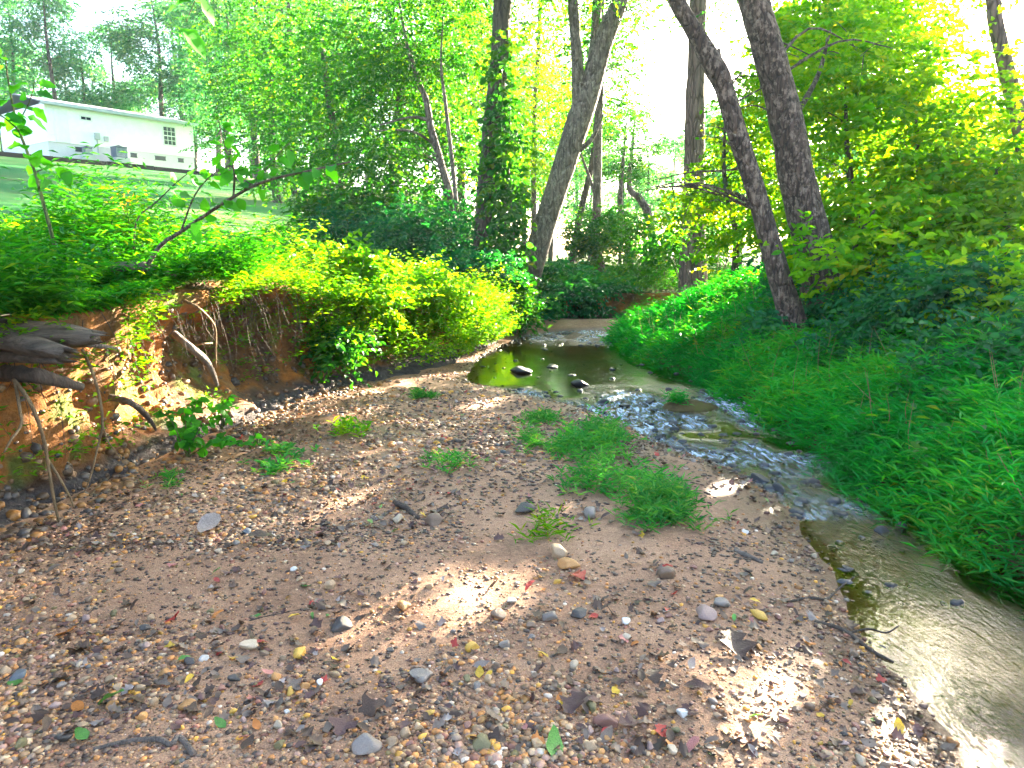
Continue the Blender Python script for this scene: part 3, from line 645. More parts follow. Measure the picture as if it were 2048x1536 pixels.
def tree(name, label, P, R, bark, limbs, blobs, nspr, leafmat, leaf=.10, nleaf=12, length=.6, group=None, rough=.10, sides=18, rings=70, seed=1, flare=.5, six=False, flat=.4, freq=7, extra=None, twigs=2, droop=.15):
    rng = np.random.default_rng(seed)
    base = np.array([P[0][0], P[0][1], float(gz(P[0][0], P[0][1]))])
    e = empty(name, base, label, 'tree', group)
    g = Geo(); g.put(*tube(P, R, rings, sides, rough, freq, seed, flare=flare)); t_ = add('trunk', g.mesh('trunk', bark, base), e)
    path, rad = smooth_path(P, R, 60)
    g = Geo()
    for lp, lr in limbs: add('limb', Geo().put(*tube(lp, lr, 30, 12, rough, freq, seed+3)).mesh('limb', bark, base), e)
    C = []; RR = []
    for c, r in blobs: C.append(np.asarray(c, float)); RR.append(np.asarray(r, float))
    if C:
        tg = []
        for c, r in zip(C, RR):
            tg.append(c)
            for _ in range(3): tg.append(c+rng.normal(size=3)*r*.45)
        branch_set(g, path, rad, tg, rng, twig=twigs)
    if g.V: add('twigs', g.mesh('twigs', bark, base), e, kind='stuff')
    if C:
        G, p, dr, ln = spray_leaves(C, RR, nspr, nleaf, leaf, length, rng, six=six, flat=flat, droop=droop)
        gg = Geo(); gg.put(*G); add('crown', gg.mesh('crown', leafmat, base), e)
    return e
def px(*L): return [(at(u, v, Y), (rx, ry, rz)) for u, v, Y, rx, ry, rz in L]

# the leaning tree over the creek
P, R = pxtrunk([(1042, 602, 17, 50), (1062, 540, 17, 44), (1090, 450, 17, 43), (1125, 340, 17, 43), (1160, 235, 17, 48), (1185, 160, 17, 40), (1208, 80, 17, 38), (1240, 0, 17, 30)], top=[(.5, .2, 1.6, .8), (.3, 0, 1.8, .6)])
P2 = [at(1160, 235, 17), at(1156, 150, 16.9), at(1152, 90, 16.8), at(1146, 0, 16.7), at(1140, -160, 16.5)]; P3 = [at(1172, 200, 17), at(1185, 120, 17.3), at(1193, 40, 17.6), at(1200, -150, 18)]
P4 = [at(1160, 300, 17), at(1185, 275, 16.8), at(1207, 228, 16.6)]
tree('leaning_tree', 'pale forked tree leaning right over the far end of the creek', P, R, M['bark_pale'],
     [(P2, [.17, .14, .12, .11, .08]), (P3, [.13, .12, .11, .08]), (P4, [.06, .05, .02])],
     px((1230, -120, 17, 2.4, 2.4, 1.6), (1120, -160, 16.5, 2.2, 2.2, 1.5), (1330, -60, 17.5, 1.5, 1.5, .7), (1200, -330, 18, 3, 3, 2), (1300, 10, 17.5, 1.2, 1.0, .45), (1240, 40, 17, .6, .6, .3)), 950, M['leaf_mid'], .10, 12, .6, seed=11, rough=.06, freq=3, flare=.25)
# vine-clad tree
P, R = pxtrunk([(968, 575, 16.5, 46), (968, 480, 16.5, 40), (974, 380, 16.5, 38), (985, 260, 16.5, 38), (998, 130, 16.5, 34), (1005, 0, 16.5, 34)], top=[(.1, .1, 2, .85), (.0, .2, 2.5, .6), (0, 0, 2, .4)])
tree('straight_tree', 'dark straight trunk wrapped in climbing vine left of the leaning tree', P, R, M['bark_dark'], [],
     px((980, -150, 16.5, 2.4, 2.4, 1.6), (900, -60, 17.5, 2.0, 2.0, 1.2), (1000, -380, 17, 2.6, 2.6, 2)), 900, M['leaf_mid'], .10, 12, .6, seed=12, freq=5, flare=.2)
# slender tree
P, R = pxtrunk([(1213, 592, 21, 20), (1203, 545, 21, 19), (1191, 490, 21, 20), (1194, 400, 21, 17), (1196, 260, 21, 16), (1201, 170, 21, 12)], top=[(0, 0, 2, .7), (.2, 0, 2, .5)])
tree('slender_tree', 'slender pale trunk curving out of the far grass right of the leaning tree', P, R, M['bark_pale'], [([at(1194, 400, 21), at(1170, 330, 21.3), at(1150, 280, 21.5)], [.06, .04, .02])],
     px((1190, 60, 21.5, 1.4, 1.4, 1.0), (1240, 140, 22, .8, .8, .4), (1160, 260, 21.5, .7, .7, .4)), 350, M['leaf_mid'], .11, 10, .55, seed=13, freq=5)
# big upright tree between creek and right pair
P, R = pxtrunk([(1386, 560, 17, 50), (1385, 470, 17, 46), (1388, 360, 17, 40), (1390, 230, 17, 37), (1393, 110, 17, 33), (1396, 0, 17, 32)], top=[(0, 0, 2.2, .8), (0, .2, 2.5, .6)])
tree('upright_tree', 'thick upright reddish trunk standing in the grass behind the leaning pair', P, R, M['bark_brown'], [],
     px((1400, -200, 17, 2.5, 2.5, 1.6), (1480, 10, 17.5, 1.3, 1.3, .7), (1410, 30, 16.5, .5, .5, .3), (1450, -330, 18, 2.6, 2.6, 1.8)), 500, M['leaf_mid'], .10, 12, .6, seed=14, rough=.14, freq=8)
# the leaning pair on the right bank
P, R = pxtrunk([(1600, 700, 9.0, 44), (1572, 600, 9.0, 42), (1552, 530, 9.0, 40), (1512, 385, 9.0, 36), (1475, 270, 9.0, 36), (1448, 175, 9.0, 36), (1432, 140, 9.0, 42), (1400, 82, 9.0, 34), (1375, 40, 9.0, 31), (1348, -10, 9.0, 30)], top=[(-.4, .2, 1.0, .85), (-.1, .3, 1.8, .7), (.3, .3, 1.6, .5)])
tree('crooked_tree', 'thinner grey trunk with a crooked knee leaning left over the grass', P, R, M['bark_grey'],
     [([at(1440, 160, 9.6), at(1436, 120, 9.5), at(1438, 98, 9.5)], [.09, .05, .02]), ([at(1500, 330, 9.6), at(1460, 340, 9.4), at(1380, 345, 9.2), at(1310, 360, 9.0)], [.02, .014, .01, .005])],
     [(at(1300, -300, 10), (2.0, 2.0, 1.2)), (at(1420, -420, 10.5), (2.2, 2.2, 1.4))]+px((1480, 160, 9.9, .5, .5, .25), (1400, 250, 9.0, .35, .35, .14), (1300, 375, 9.1, .45, .4, .07), (1390, 385, 9.3, .4, .4, .1)), 420, M['leaf_right'], .075, 11, .45, seed=15, six=True, rings=90, sides=22)
P, R = pxtrunk([(1668, 690, 9.5, 82), (1650, 600, 9.5, 74), (1628, 500, 9.5, 68), (1604, 400, 9.5, 66), (1585, 310, 9.5, 64), (1565, 210, 9.5, 60), (1540, 110, 9.5, 58), (1505, -10, 9.5, 54)], top=[(-.5, .2, 1.6, .85), (-.3, .2, 2.0, .7), (0, .2, 2.0, .5)])
tree('thick_tree', 'thick flaky-barked trunk leaning left beside the crooked one', P, R, M['bark_grey'],
     [([at(1575, 250, 10.2), at(1610, 200, 10.5), at(1640, 140, 10.9), at(1660, 60, 11.2)], [.05, .04, .03, .02])],
     [(at(1500, -420, 10.8), (2.6, 2.6, 1.6)), (at(1620, -330, 11.5), (1.8, 1.8, 1.2))]+px((1540, 190, 10.6, .5, .5, .25), (1640, 120, 11.2, .9, .9, .5)), 1100, M['leaf_right'], .08, 12, .5, seed=16, six=True, rings=90, sides=26, rough=.13)
# trunk at the far right edge, near the glare
P, R = pxtrunk([(2080, 640, 11.5, 34), (2062, 380, 11.5, 32), (2038, 240, 11.5, 30), (2015, 150, 11.5, 28), (1992, 50, 11.5, 26), (1985, -20, 11.5, 25)], top=[(-.3, .2, 1.8, .8), (0, 0, 2, .6)])
tree('edge_tree', 'leaning reddish trunk at the right edge of the picture by the glare', P, R, M['bark_brown'], [],
     px((2150, -520, 12, 2.0, 2.0, 1.0), (2140, -60, 12, .7, .7, .5)), 300, M['leaf_right'], .085, 12, .5, seed=17, six=True)

# understorey trees of the right bank: layered sprays of leaves lit from behind
UND = [
 ('young leafy tree directly behind the thick trunk on the right bank', (1700, 11.5), [(1690, 170, 12, 1.3, 1.4, .9), (1720, 300, 11.5, 1.2, 1.3, .7), (1700, 430, 11, 1.0, 1.0, .55)], 1500),
 ('spreading young tree in the brightest foliage under the glare', (1840, 11), [(1830, 200, 11.5, 1.3, 1.4, .8), (1860, 340, 11, 1.3, 1.3, .7), (1820, 450, 10.5, 1.1, 1.1, .55)], 1600),
 ('leafy tree at the right edge below the leaning reddish trunk', (2010, 9.5), [(1990, 330, 10, 1.1, 1.2, .7), (2040, 460, 9, .95, 1.0, .6), (1960, 560, 8.6, .9, .9, .5)], 1500),
 ('light young tree between the upright trunk and the crooked trunk', (1470, 14), [(1440, 440, 14, 1.0, 1.1, .55), (1500, 330, 14.5, 1.0, 1.2, .7), (1360, 395, 15, .9, .9, .28), (1450, 250, 15, .7, .9, .5)], 1100),
 ('taller tree with a high pale crown behind the right-hand thicket', (1740, 17), [(1630, 90, 17, 1.8, 1.9, 1.3), (1760, 110, 18, 2.0, 2.0, 1.3), (1800, 280, 18, 2.0, 2.0, 1.3), (1900, 200, 18, 1.7, 1.7, 1.1), (1680, 20, 19, 1.8, 1.8, 1.2)], 3000),
 ('slim tree deep in the right-hand thicket with yellowing leaves', (1920, 14), [(1920, 290, 14, 1.4, 1.4, .9), (1940, 420, 13.5, 1.3, 1.3, .8), (1860, 520, 13, 1.2, 1.2, .7)], 1500),
 ('low branching tree over the dark hollow at the foot of the right thicket', (1760, 9.5), [(1740, 520, 9.0, .9, .9, .45), (1840, 560, 9.2, .9, .9, .42), (1780, 430, 10, .9, .9, .5)], 1200),
 ('sapling behind the crooked trunk at the top of the grass bank', (1545, 12.5), [(1530, 440, 12.6, .7, .8, .5), (1570, 520, 12.2, .7, .8, .4), (1480, 500, 13, .7, .8, .4)], 800),
 ('tree filling the sky right of the thick trunk at the top of the picture', (1600, 14), [(1640, 10, 14, 1.3, 1.4, .9), (1700, 60, 14, 1.1, 1.2, .8), (1590, 110, 14.5, .9, 1.1, .7), (1790, 50, 14.5, 1.2, 1.2, .6), (1520, 210, 14.5, .8, 1, .6)], 2200),
]
for k, (lab, (ub, Yb), bl, ns_) in enumerate(UND):
    b = at(ub, 500, Yb); x, y = b[0], b[1]; z0 = float(gz(x, y)); top = max(at(q[0], q[1], q[2])[2] for q in bl)
    c = at(bl[0][0], bl[0][1], bl[0][2]); lean = (c[0]-x)
    P = [(x, y, z0-.3), (x+.05+.15*lean, y, z0+(top-z0)*.3), (x+.5*lean-.08, y+.1, z0+(top-z0)*.65), (c[0], c[1], top)]
    tree('understorey_tree', lab, np.array(P), np.array([.075, .06, .045, .015]), M['bark_dark'], [], px(*bl), int(ns_*.5), M['leaf_right'], .115, 10, .6, 'young trees of the right bank thicket', seed=40+k, six=True, sides=10, rings=30, flat=.28, twigs=3, droop=.1)

# trees of the wood left of the creek
LEFT = [
 ('broad tree with drooping teal boughs at the lawn edge', (690, 24), [(640, 110, 26, 2.8, 2.6, 2.2), (700, 250, 24, 2.6, 2.4, 1.8), (640, 340, 23, 2.0, 2.0, 1.1), (740, 390, 22, 1.8, 1.8, 1.0)], 3000, 'bark_dark'),
 ('full tree between the lawn-edge tree and the vine-clad trunk', (800, 21), [(790, 100, 22, 2.2, 2.2, 1.8), (830, 270, 21, 1.9, 1.9, 1.4), (780, 400, 19.5, 1.7, 1.7, .9), (850, 470, 18, 1.1, 1.1, .6)], 2600, 'bark_dark'),
 ('tall hazy tree right of the house with a rounded crown', (560, 33), [(540, 90, 34, 3.4, 3.2, 2.6), (560, 210, 33, 3.0, 3.0, 2.0), (520, 290, 33, 2.6, 2.4, 1.4)], 1800, 'bark_dark'),
 ('sunlit tree behind the vine-clad trunk', (930, 26), [(900, 120, 27, 2.2, 2.2, 2.0), (950, 260, 26, 2.0, 2.0, 1.6), (1050, 330, 26, 1.6, 1.8, 1.2), (1060, 180, 27, 1.5, 1.8, 1.2), (1080, 50, 27, 1.6, 1.6, 1.4), (1125, 230, 28, 1.2, 1.3, 1.2)], 2700, 'bark_pale'),
]
for k, (lab, (ub, Yb), bl, ns_, bk) in enumerate(LEFT):
    b = at(ub, 500, Yb); x, y = b[0], b[1]; z0 = float(gz(x, y)); top = max(at(q[0], q[1], q[2])[2]+q[5]*.6 for q in bl); c = at(bl[0][0], bl[0][1], bl[0][2])
    P = [(x, y, z0-.4), (x-.1, y, z0+(top-z0)*.3), (.5*x+.5*c[0]+.15, y, z0+(top-z0)*.65), (c[0], c[1], top)]
    tree('woodland_tree', lab, np.array(P), np.array([.17, .14, .10, .03]), M[bk], [], px(*bl), int(ns_*.6), M['leaf_mid'] if k != 3 else M['leaf_right'], .15, 11, .9, 'trees of the wood left of the creek', seed=60+k, sides=12, rings=40, flat=.3, twigs=4, droop=.22)
P, R = pxtrunk([(908, 470, 18.5, 16), (902, 400, 18.5, 15), (880, 320, 18.5, 14), (862, 255, 18.5, 14), (852, 200, 18.5, 12), (838, 165, 18.5, 10)], top=[(-.3, .1, 1, .7), (-.2, 0, 1.2, .5)])
tree('bent_tree', 'thin bent grey trunk in the foliage left of the vine-clad tree', P, R, M['bark_pale'], [([at(858, 240, 18.5), at(820, 235, 18.3), at(760, 250, 18)], [.05, .03, .015]), ([at(872, 290, 18.5), at(820, 262, 18.2), at(740, 262, 18)], [.04, .03, .015])],
     px((800, 120, 19, 1.2, 1.2, .8), (890, 130, 19, .9, .9, .8), (760, 300, 18, .9, .9, .4)), 700, M['leaf_mid'], .10, 11, .6, seed=70, sides=10)
for k, (pts, lab) in enumerate([
    ([(918, 480, 18, 9), (905, 330, 18, 8), (890, 200, 18, 7), (882, 120, 18, 5)], 'thin sapling stem left of the vine-clad trunk'),
    ([(1068, 330, 27, 10), (1070, 200, 27, 9), (1078, 80, 27, 8), (1080, 0, 27, 7)], 'thin pale stem between the vine-clad and the leaning trunk'),
    ([(1136, 560, 22, 14), (1160, 430, 22, 13), (1185, 320, 22, 11)], 'dark slanting stem between the leaning and the slender trunk'),
    ([(1258, 500, 30, 14), (1245, 440, 30, 13), (1240, 400, 30, 11)], 'short grey trunk standing in the sunny gap beyond the creek'),
    ([(1305, 520, 32, 14), (1300, 440, 32, 16), (1278, 395, 32, 14), (1258, 375, 32, 11)], 'crooked grey trunk beyond the creek near the upright tree')]):
    P, R = pxtrunk(pts, top=[(.1, .1, 1.5, .6), (.1, .1, 1.5, .5)])
    c = P[-2]
    tree('thin_tree', lab, P, R, M['bark_pale'] if k != 2 else M['bark_dark'], [], [(c, (1.1, 1.1, .8)), (P[-1], (1.0, 1.0, .8))], 260, M['leaf_mid'], .12, 10, .6, 'thin trees beyond the creek', seed=80+k, sides=9, rings=30)

# distant woodland: a handful of trees copied with their parts
def far_proto(seed, h, openness):
    rng = np.random.default_rng(seed)
    P = [(0, 0, -.8), (.15*rng.normal(), .15*rng.normal(), h*.35), (.3*rng.normal(), .3*rng.normal(), h*.7), (.2, 0, h*.97)]
    g = Geo(); g.put(*tube(P, [.26, .2, .12, .03], 30, 9, .1, 4, seed))
    path, rad = smooth_path(P, [.26, .2, .12, .03], 40); C = []; RR = []
    for q in range(13):
        f = rng.uniform(.22, .97); a = rng.uniform(0, 6.28); r = h*.20*math.sin(math.pi*min(.95, max(.12, (f-.05))))*rng.uniform(.5, 1.1)
        C.append((math.cos(a)*r, math.sin(a)*r, h*f)); s = h*.105*rng.uniform(.7, 1.25); RR.append((s, s, s*.62))
    g2 = Geo(); branch_set(g2, path, rad, [np.array(c) for c in C], rng, .4, 4, 2)
    G, *_ = spray_leaves(C, RR, int(1250*openness), 8, .26, 1.0, rng, cull=False, droop=.2)
    g3 = Geo(); g3.put(*G)
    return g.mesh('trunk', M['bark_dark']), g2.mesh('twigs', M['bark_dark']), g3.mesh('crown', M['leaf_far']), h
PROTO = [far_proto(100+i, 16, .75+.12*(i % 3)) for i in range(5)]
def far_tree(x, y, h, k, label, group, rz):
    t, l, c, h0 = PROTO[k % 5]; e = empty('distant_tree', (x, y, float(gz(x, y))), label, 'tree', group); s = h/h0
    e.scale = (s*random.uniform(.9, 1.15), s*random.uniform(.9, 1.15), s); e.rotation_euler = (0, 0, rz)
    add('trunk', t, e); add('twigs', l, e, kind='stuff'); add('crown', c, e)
    return e
r_ = np.random.default_rng(5)
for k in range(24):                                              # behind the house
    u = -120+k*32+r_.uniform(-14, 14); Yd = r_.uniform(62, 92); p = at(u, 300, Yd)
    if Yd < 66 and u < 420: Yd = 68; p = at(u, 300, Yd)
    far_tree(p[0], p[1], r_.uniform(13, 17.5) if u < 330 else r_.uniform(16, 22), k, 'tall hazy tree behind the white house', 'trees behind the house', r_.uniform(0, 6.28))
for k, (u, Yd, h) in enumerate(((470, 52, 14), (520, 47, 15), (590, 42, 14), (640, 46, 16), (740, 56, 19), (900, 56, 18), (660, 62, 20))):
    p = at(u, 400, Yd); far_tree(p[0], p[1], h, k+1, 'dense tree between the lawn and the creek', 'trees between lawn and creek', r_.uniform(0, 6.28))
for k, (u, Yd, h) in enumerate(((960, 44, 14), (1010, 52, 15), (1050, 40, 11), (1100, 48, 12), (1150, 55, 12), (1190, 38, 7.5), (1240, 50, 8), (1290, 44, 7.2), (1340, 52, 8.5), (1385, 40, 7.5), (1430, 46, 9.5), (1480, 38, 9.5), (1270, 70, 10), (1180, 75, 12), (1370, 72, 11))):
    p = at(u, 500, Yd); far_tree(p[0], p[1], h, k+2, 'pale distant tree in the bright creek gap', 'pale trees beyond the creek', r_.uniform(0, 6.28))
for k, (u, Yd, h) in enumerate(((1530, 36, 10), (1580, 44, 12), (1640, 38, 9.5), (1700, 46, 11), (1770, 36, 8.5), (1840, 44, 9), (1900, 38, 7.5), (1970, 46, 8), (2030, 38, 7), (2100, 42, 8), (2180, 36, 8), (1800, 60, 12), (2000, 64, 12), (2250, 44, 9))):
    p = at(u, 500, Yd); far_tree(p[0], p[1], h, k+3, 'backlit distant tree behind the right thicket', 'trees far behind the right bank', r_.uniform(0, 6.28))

ORD = ['leftmost', 'second from the left', 'third from the left', 'fourth from the left', 'fifth from the left', 'sixth from the left', 'seventh from the left', 'eighth from the left', 'ninth from the left', 'tenth from the left', 'eleventh from the left', 'twelfth from the left']
def number(group):
    L = sorted([o for o in bpy.data.objects if o.get('group') == group], key=lambda o: o.location.x/o.location.y); n = len(L)
    for i, o in enumerate(L): o['label'] += ', '+(ORD[i] if i < n/2 else (ORD[n-1-i].replace('left', 'right') if n-1-i else 'rightmost'))
for q in ('trees behind the house', 'trees between lawn and creek', 'pale trees beyond the creek', 'trees far behind the right bank'): number(q)
# ------------------------------------------------------------------ shrubs
def shrub(name, label, u, v, Y, R, nspr, mat, leaf=.09, group=None, seed=0, nleaf=10, length=.4, six=True, cat='shrub', flat=.4, cull=True):
    rng = np.random.default_rng(seed); c = at(u, v, Y); z0 = float(gz(c[0], c[1])); base = np.array([c[0], c[1], z0])
    e = empty(name, base, label, cat, group)
    C = [c]; RR = [np.array(R)]
    for q in range(4):
        f = rng.normal(size=3)*np.array(R)*.55; cc = c+f; cc[2] = max(cc[2], z0+.15); C.append(cc); RR.append(np.array(R)*rng.uniform(.45, .7))
    g = Geo()
    for q in range(7):
        t = C[q % 5]+rng.normal(size=3)*np.array(R)*.3; b0 = base+np.array([*rng.normal(size=2)*.08, -.1]); L = np.linalg.norm(t-b0)
        g.put(*tube([b0, b0*.5+t*.5+np.array([*rng.normal(size=2)*.06*L, .05]), t], [.018, .012, .004], 8, 5))
    add('stems', g.mesh('stems', M['twig'], base), e, kind='stuff')
    G, *_ = spray_leaves(C, RR, nspr, nleaf, leaf, length, rng, six=six, flat=flat, cull=cull, keepfn=lambda p: p[:, 2] > gz(p[:, 0], p[:, 1])+.03)
    gg = Geo(); gg.put(*G); add('foliage', gg.mesh('foliage', mat, base), e)
    return e
SHR = [
 ('dark shrub at the foot of the thick leaning trunk', 1680, 660, 9.3, (.55, .5, .38), 420, 'leaf_shade'),
 ('broad dark shrub right of the thick trunk above the grass', 1780, 700, 7.6, (.62, .5, .30), 480, 'leaf_shade'),
 ('shadowy shrub in the hollow at the middle of the right bank', 1880, 640, 8.2, (.7, .6, .40), 560, 'leaf_shade'),
 ('large-leaved pale shrub catching glints at the right edge', 1950, 590, 7.2, (.55, .5, .30), 420, 'leaf_shade'),
 ('low dark shrub at the right edge above the creek grass', 2030, 720, 5.8, (.50, .45, .30), 420, 'leaf_shade'),
 ('leafy shrub at the far right edge below the bright foliage', 2060, 600, 6.8, (.5, .45, .35), 380, 'leaf_right'),
 ('small dark shrub at the foot of the crooked trunk', 1555, 650, 9.2, (.28, .3, .2), 170, 'leaf_shade'),
 ('bush in the shade between the two leaning trunks', 1605, 560, 10.8, (.45, .4, .35), 330, 'leaf_shade'),
 ('green bush behind the thick trunk at eye level', 1700, 560, 11, (.7, .6, .45), 480, 'leaf_right'),
 ('dense green bush deep in the right-hand thicket', 1830, 520, 11.5, (.9, .8, .5), 560, 'leaf_right'),
 ('bush closing the back of the right-hand thicket', 1960, 480, 13, (1.1, 1.0, .7), 600, 'leaf_right'),
 ('bushy growth at the foot of the upright tree', 1430, 490, 15.5, (.8, .8, .45), 440, 'leaf_mid'),
 ('low bush left of the upright tree in the sun gap', 1320, 520, 19, (.9, .9, .45), 380, 'leaf_mid'),
 ('dark bush overhanging the cut bank behind the sandbar', 1110, 555, 18.2, (.75, .5, .40), 420, 'leaf_shade'),
 ('dark bush at the bend behind the leaning trunk base', 1165, 580, 18.8, (.6, .5, .32), 330, 'leaf_shade'),
 ('dark bush added to stand for shade on the cut bank left of the sandbar', 1075, 610, 16.2, (.5, .4, .30), 360, 'leaf_shade'),  # this bush and the next two are added to darken the cut bank
 ('dark fern-like bush added for shade on the cut bank at the bend', 1140, 612, 16.9, (.6, .4, .26), 380, 'leaf_shade'),
 ('dark bush added for shade at the right end of the cut bank', 1200, 606, 17.3, (.5, .4, .25), 300, 'leaf_shade'),
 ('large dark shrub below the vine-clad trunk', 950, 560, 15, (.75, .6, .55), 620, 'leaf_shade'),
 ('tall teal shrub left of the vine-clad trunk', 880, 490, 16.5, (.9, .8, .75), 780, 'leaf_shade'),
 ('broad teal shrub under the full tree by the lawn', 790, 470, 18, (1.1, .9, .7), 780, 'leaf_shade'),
 ('shrub at the bottom corner of the lawn', 690, 420, 20, (1.0, .9, .6), 560, 'leaf_mid'),
 ('round shrub at the right end of the timber border', 640, 360, 34, (1.6, 1.4, 1.0), 480, 'leaf_mid'),
 ('green shrub leaning out at the base of the leaning tree', 1005, 590, 14.6, (.38, .4, .42), 360, 'leaf_mid'),
 ('leafy shrub right of the leaning trunk at mid height', 1180, 470, 20.5, (.8, .8, .5), 420, 'leaf_mid'),
 ('shrub in front of the pale trees beyond the creek', 1250, 470, 26, (1.4, 1.2, .6), 480, 'leaf_mid'),
]
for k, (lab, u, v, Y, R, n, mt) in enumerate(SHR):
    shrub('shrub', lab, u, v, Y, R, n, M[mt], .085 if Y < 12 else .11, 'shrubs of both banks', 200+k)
for k, (lab, u, v, Y, R, n) in enumerate((
    ('small pale bush standing out of the weeds', 690, 520, 8.8, (.24, .24, .22), 130),
    ('leafy bush hanging over the middle of the weedy bank', 735, 600, 8.7, (.32, .3, .28), 240), ('ragged bush near the right end of the weeds', 835, 585, 10.2, (.34, .34, .30), 240), ('low bush at the tip of the weeds by the pool', 930, 640, 11.6, (.32, .32, .24), 200), ('dark-leaved bush at the foot of the weedy bank', 660, 700, 8.0, (.25, .25, .25), 170))):
    shrub('weed_bush', lab, u, v, Y, R, n, M['weed'] if k != 4 else M['leaf_mid'], .085, 'bushes in the left bank weeds', 260+k, nleaf=9, length=.34, cull=False)
# climbing vine on the straight trunk
rng = np.random.default_rng(33)
vb = at(1010, 600, 15.9); vb[2] = float(gz(vb[0], vb[1])); e = empty('climbing_vine', vb, 'big-leaved green vine climbing the right side of the straight trunk', 'vine')
g = Geo(); vp = [vb, at(1012, 520, 16.1), at(1010, 400, 16.2), at(1012, 280, 16.2), at(1004, 160, 16.25), at(1006, 60, 16.3)]
g.put(*tube(vp, [.03, .03, .025, .02, .015, .01], 40, 6)); g.put(*tube([vb+np.array([.2, 0, 0]), at(1028, 480, 16), at(1018, 350, 16.1), at(1020, 220, 16.1)], [.02, .02, .015, .01], 30, 5)); add('stems', g.mesh('stems', M['twig'], vb), e, kind='stuff')
vpath, _ = smooth_path(vp, [1]*6, 22)
G, *_ = spray_leaves(vpath, [(.28+.16*random.random(), .25, .3) if q[2] < 4.5 else (.16, .16, .28) for q in vpath], 480, 5, .16, .4, rng, six=True, droop=.35, aspect=.8)
gg = Geo(); gg.put(*G); add('foliage', gg.mesh('foliage', M['leaf_mid'], vb), e)

# ------------------------------------------------------------------ grass and weeds
def stem_cover(x, y, h, nleaf, leaf, rng, lean=None, spread=.25, aspect=.17, z0=None, low=.25, up=.15, six=False, dens_rnd=None):
    """upright thin stems carrying leaves in alternate rows, like stilt grass or weeds; returns leaf geometry"""
    n = len(x); z = gz(x, y) if z0 is None else z0
    az = rng.uniform(0, 6.283, n); ln = np.stack([np.cos(az), np.sin(az)], 1)*spread*rng.random((n, 1))
    if lean is not None: ln = ln+lean
    B = np.stack([x, y, z], 1); f = np.linspace(low, 1, nleaf)
    T = np.stack([ln[:, 0]*h, ln[:, 1]*h, h], 1)
    P = B[:, None, :]+T[:, None, :]*f[None, :, None]
    P[..., 2] -= (np.linalg.norm(ln, axis=1)*h)[:, None]*(f**2)[None, :]*.35
    a = az[:, None]+np.arange(nleaf)[None, :]*2.4+rng.normal(size=(n, nleaf))*.5
    D = np.stack([np.cos(a), np.sin(a), rng.normal(size=(n, nleaf))*.30+up], -1)
    N = np.array([0, 0, 1.0])+rng.normal(size=(n, nleaf, 3))*.3
    L = (leaf if np.ndim(leaf) == 0 else np.asarray(leaf)[:, None])*(.6+.7*rng.random((n, nleaf)))
    r0 = rng.random(n) if dens_rnd is None else dens_rnd
    rnd = np.clip(r0[:, None]*.6+rng.random((n, nleaf))*.4, 0, 1)
    return leaf_geo(P.reshape(-1, 3), D.reshape(-1, 3), N.reshape(-1, 3), L.ravel(), L.ravel()*aspect, .12, six, rng, rnd.ravel())
def stem_lines(x, y, h, ln, rng, z, w=.003):
    n = len(x); B = np.stack([x, y, z], 1); T = B+np.stack([ln[:, 0]*h, ln[:, 1]*h, h], 1)
    s = np.array([w, 0, 0]); V = np.stack([B-s, B+s, T], 1).reshape(-1, 3)
    return V, None, np.arange(n*3).reshape(-1, 3)
rng = np.random.default_rng(90)
# stilt grass on the right bank
X = []; Y = []
for y0, y1, d1, n in ((1.6, 3.5, 1.6, 2200), (3.5, 5.5, 2.0, 5200), (5.5, 8, 2.4, 5600), (8, 11, 3.0, 5600), (11, 16.6, 4.6, 7600)):
    yy = rng.uniform(y0, y1, n); dd = rng.random(n)**1.15*d1-.05; X.append(wrx(yy)+dd); Y.append(yy)
X = np.concatenate(X); Y = np.concatenate(Y); dd = X-wrx(Y)
h = (.17+.22*rng.random(len(X)))*np.clip(1+.35*vnoise(xyz(X, Y), 1.1, 51)+.55*vnoise(xyz(X, Y), 3.4, 53), .25, 2)*.74*ip(dd, (-.1, .5), (.35, .95), (3, 1.1))*(1-.35*sst(1.2, 2.4, dd)*(Y < 8))
k = h > .08; X, Y, dd, h = X[k], Y[k], dd[k], h[k]
lean = np.stack([-.7*np.exp(-np.maximum(dd, 0)/.2)*(1+.5*vnoise(xyz(X, Y), 3, 50)), np.zeros_like(dd)], 1)
G = stem_cover(X, Y, h*1.15, 6, .10+.0045*np.clip(Y-3, 0, 12), rng, lean, .55, .125, low=.2, up=.45, dens_rnd=np.clip(.5+.9*vnoise(xyz(X, Y), 1.3, 52)+.5*vnoise(xyz(X, Y), 4, 49)+.25*rng.normal(size=len(X)), 0, .97))
g = Geo(); g.put(*G); o = add('stilt_grass', g.mesh('stilt_grass', M['grass'])); tag(o, 'dense bright green grass covering the right bank down to the water', 'grass', kind='stuff')
n = 1500; yy = rng.uniform(2.2, 15, n); dd = rng.random(n)*2.8+.1; X = wrx(yy)+dd; k = vnoise(xyz(X, yy), 1.6, 54) > .05; X, yy = X[k], yy[k]
G = stem_cover(X, yy, .28+.24*rng.random(len(X)), 7, .075, rng, None, .5, .45, six=True)
o = add('bank_herbs', Geo().put(*G).mesh('bank_herbs', M['leaf_mid'])); tag(o, 'broad-leaved herbs standing up through the right bank grass', 'plants', kind='stuff')
g = Geo()
for k in range(240):
    y = rng.uniform(2.4, 13); x = float(wrx(y))+rng.uniform(.15, 2.8); b0 = np.array([x, y, float(gz(x, y))]); h_ = rng.uniform(.25, .6); t = b0+np.array([rng.normal()*.15, rng.normal()*.15, h_])
    g.put(*tube([b0, (b0+t)/2+rng.normal(size=3)*.03, t], [.0035, .003, .0012], 6, 4, cap=False))
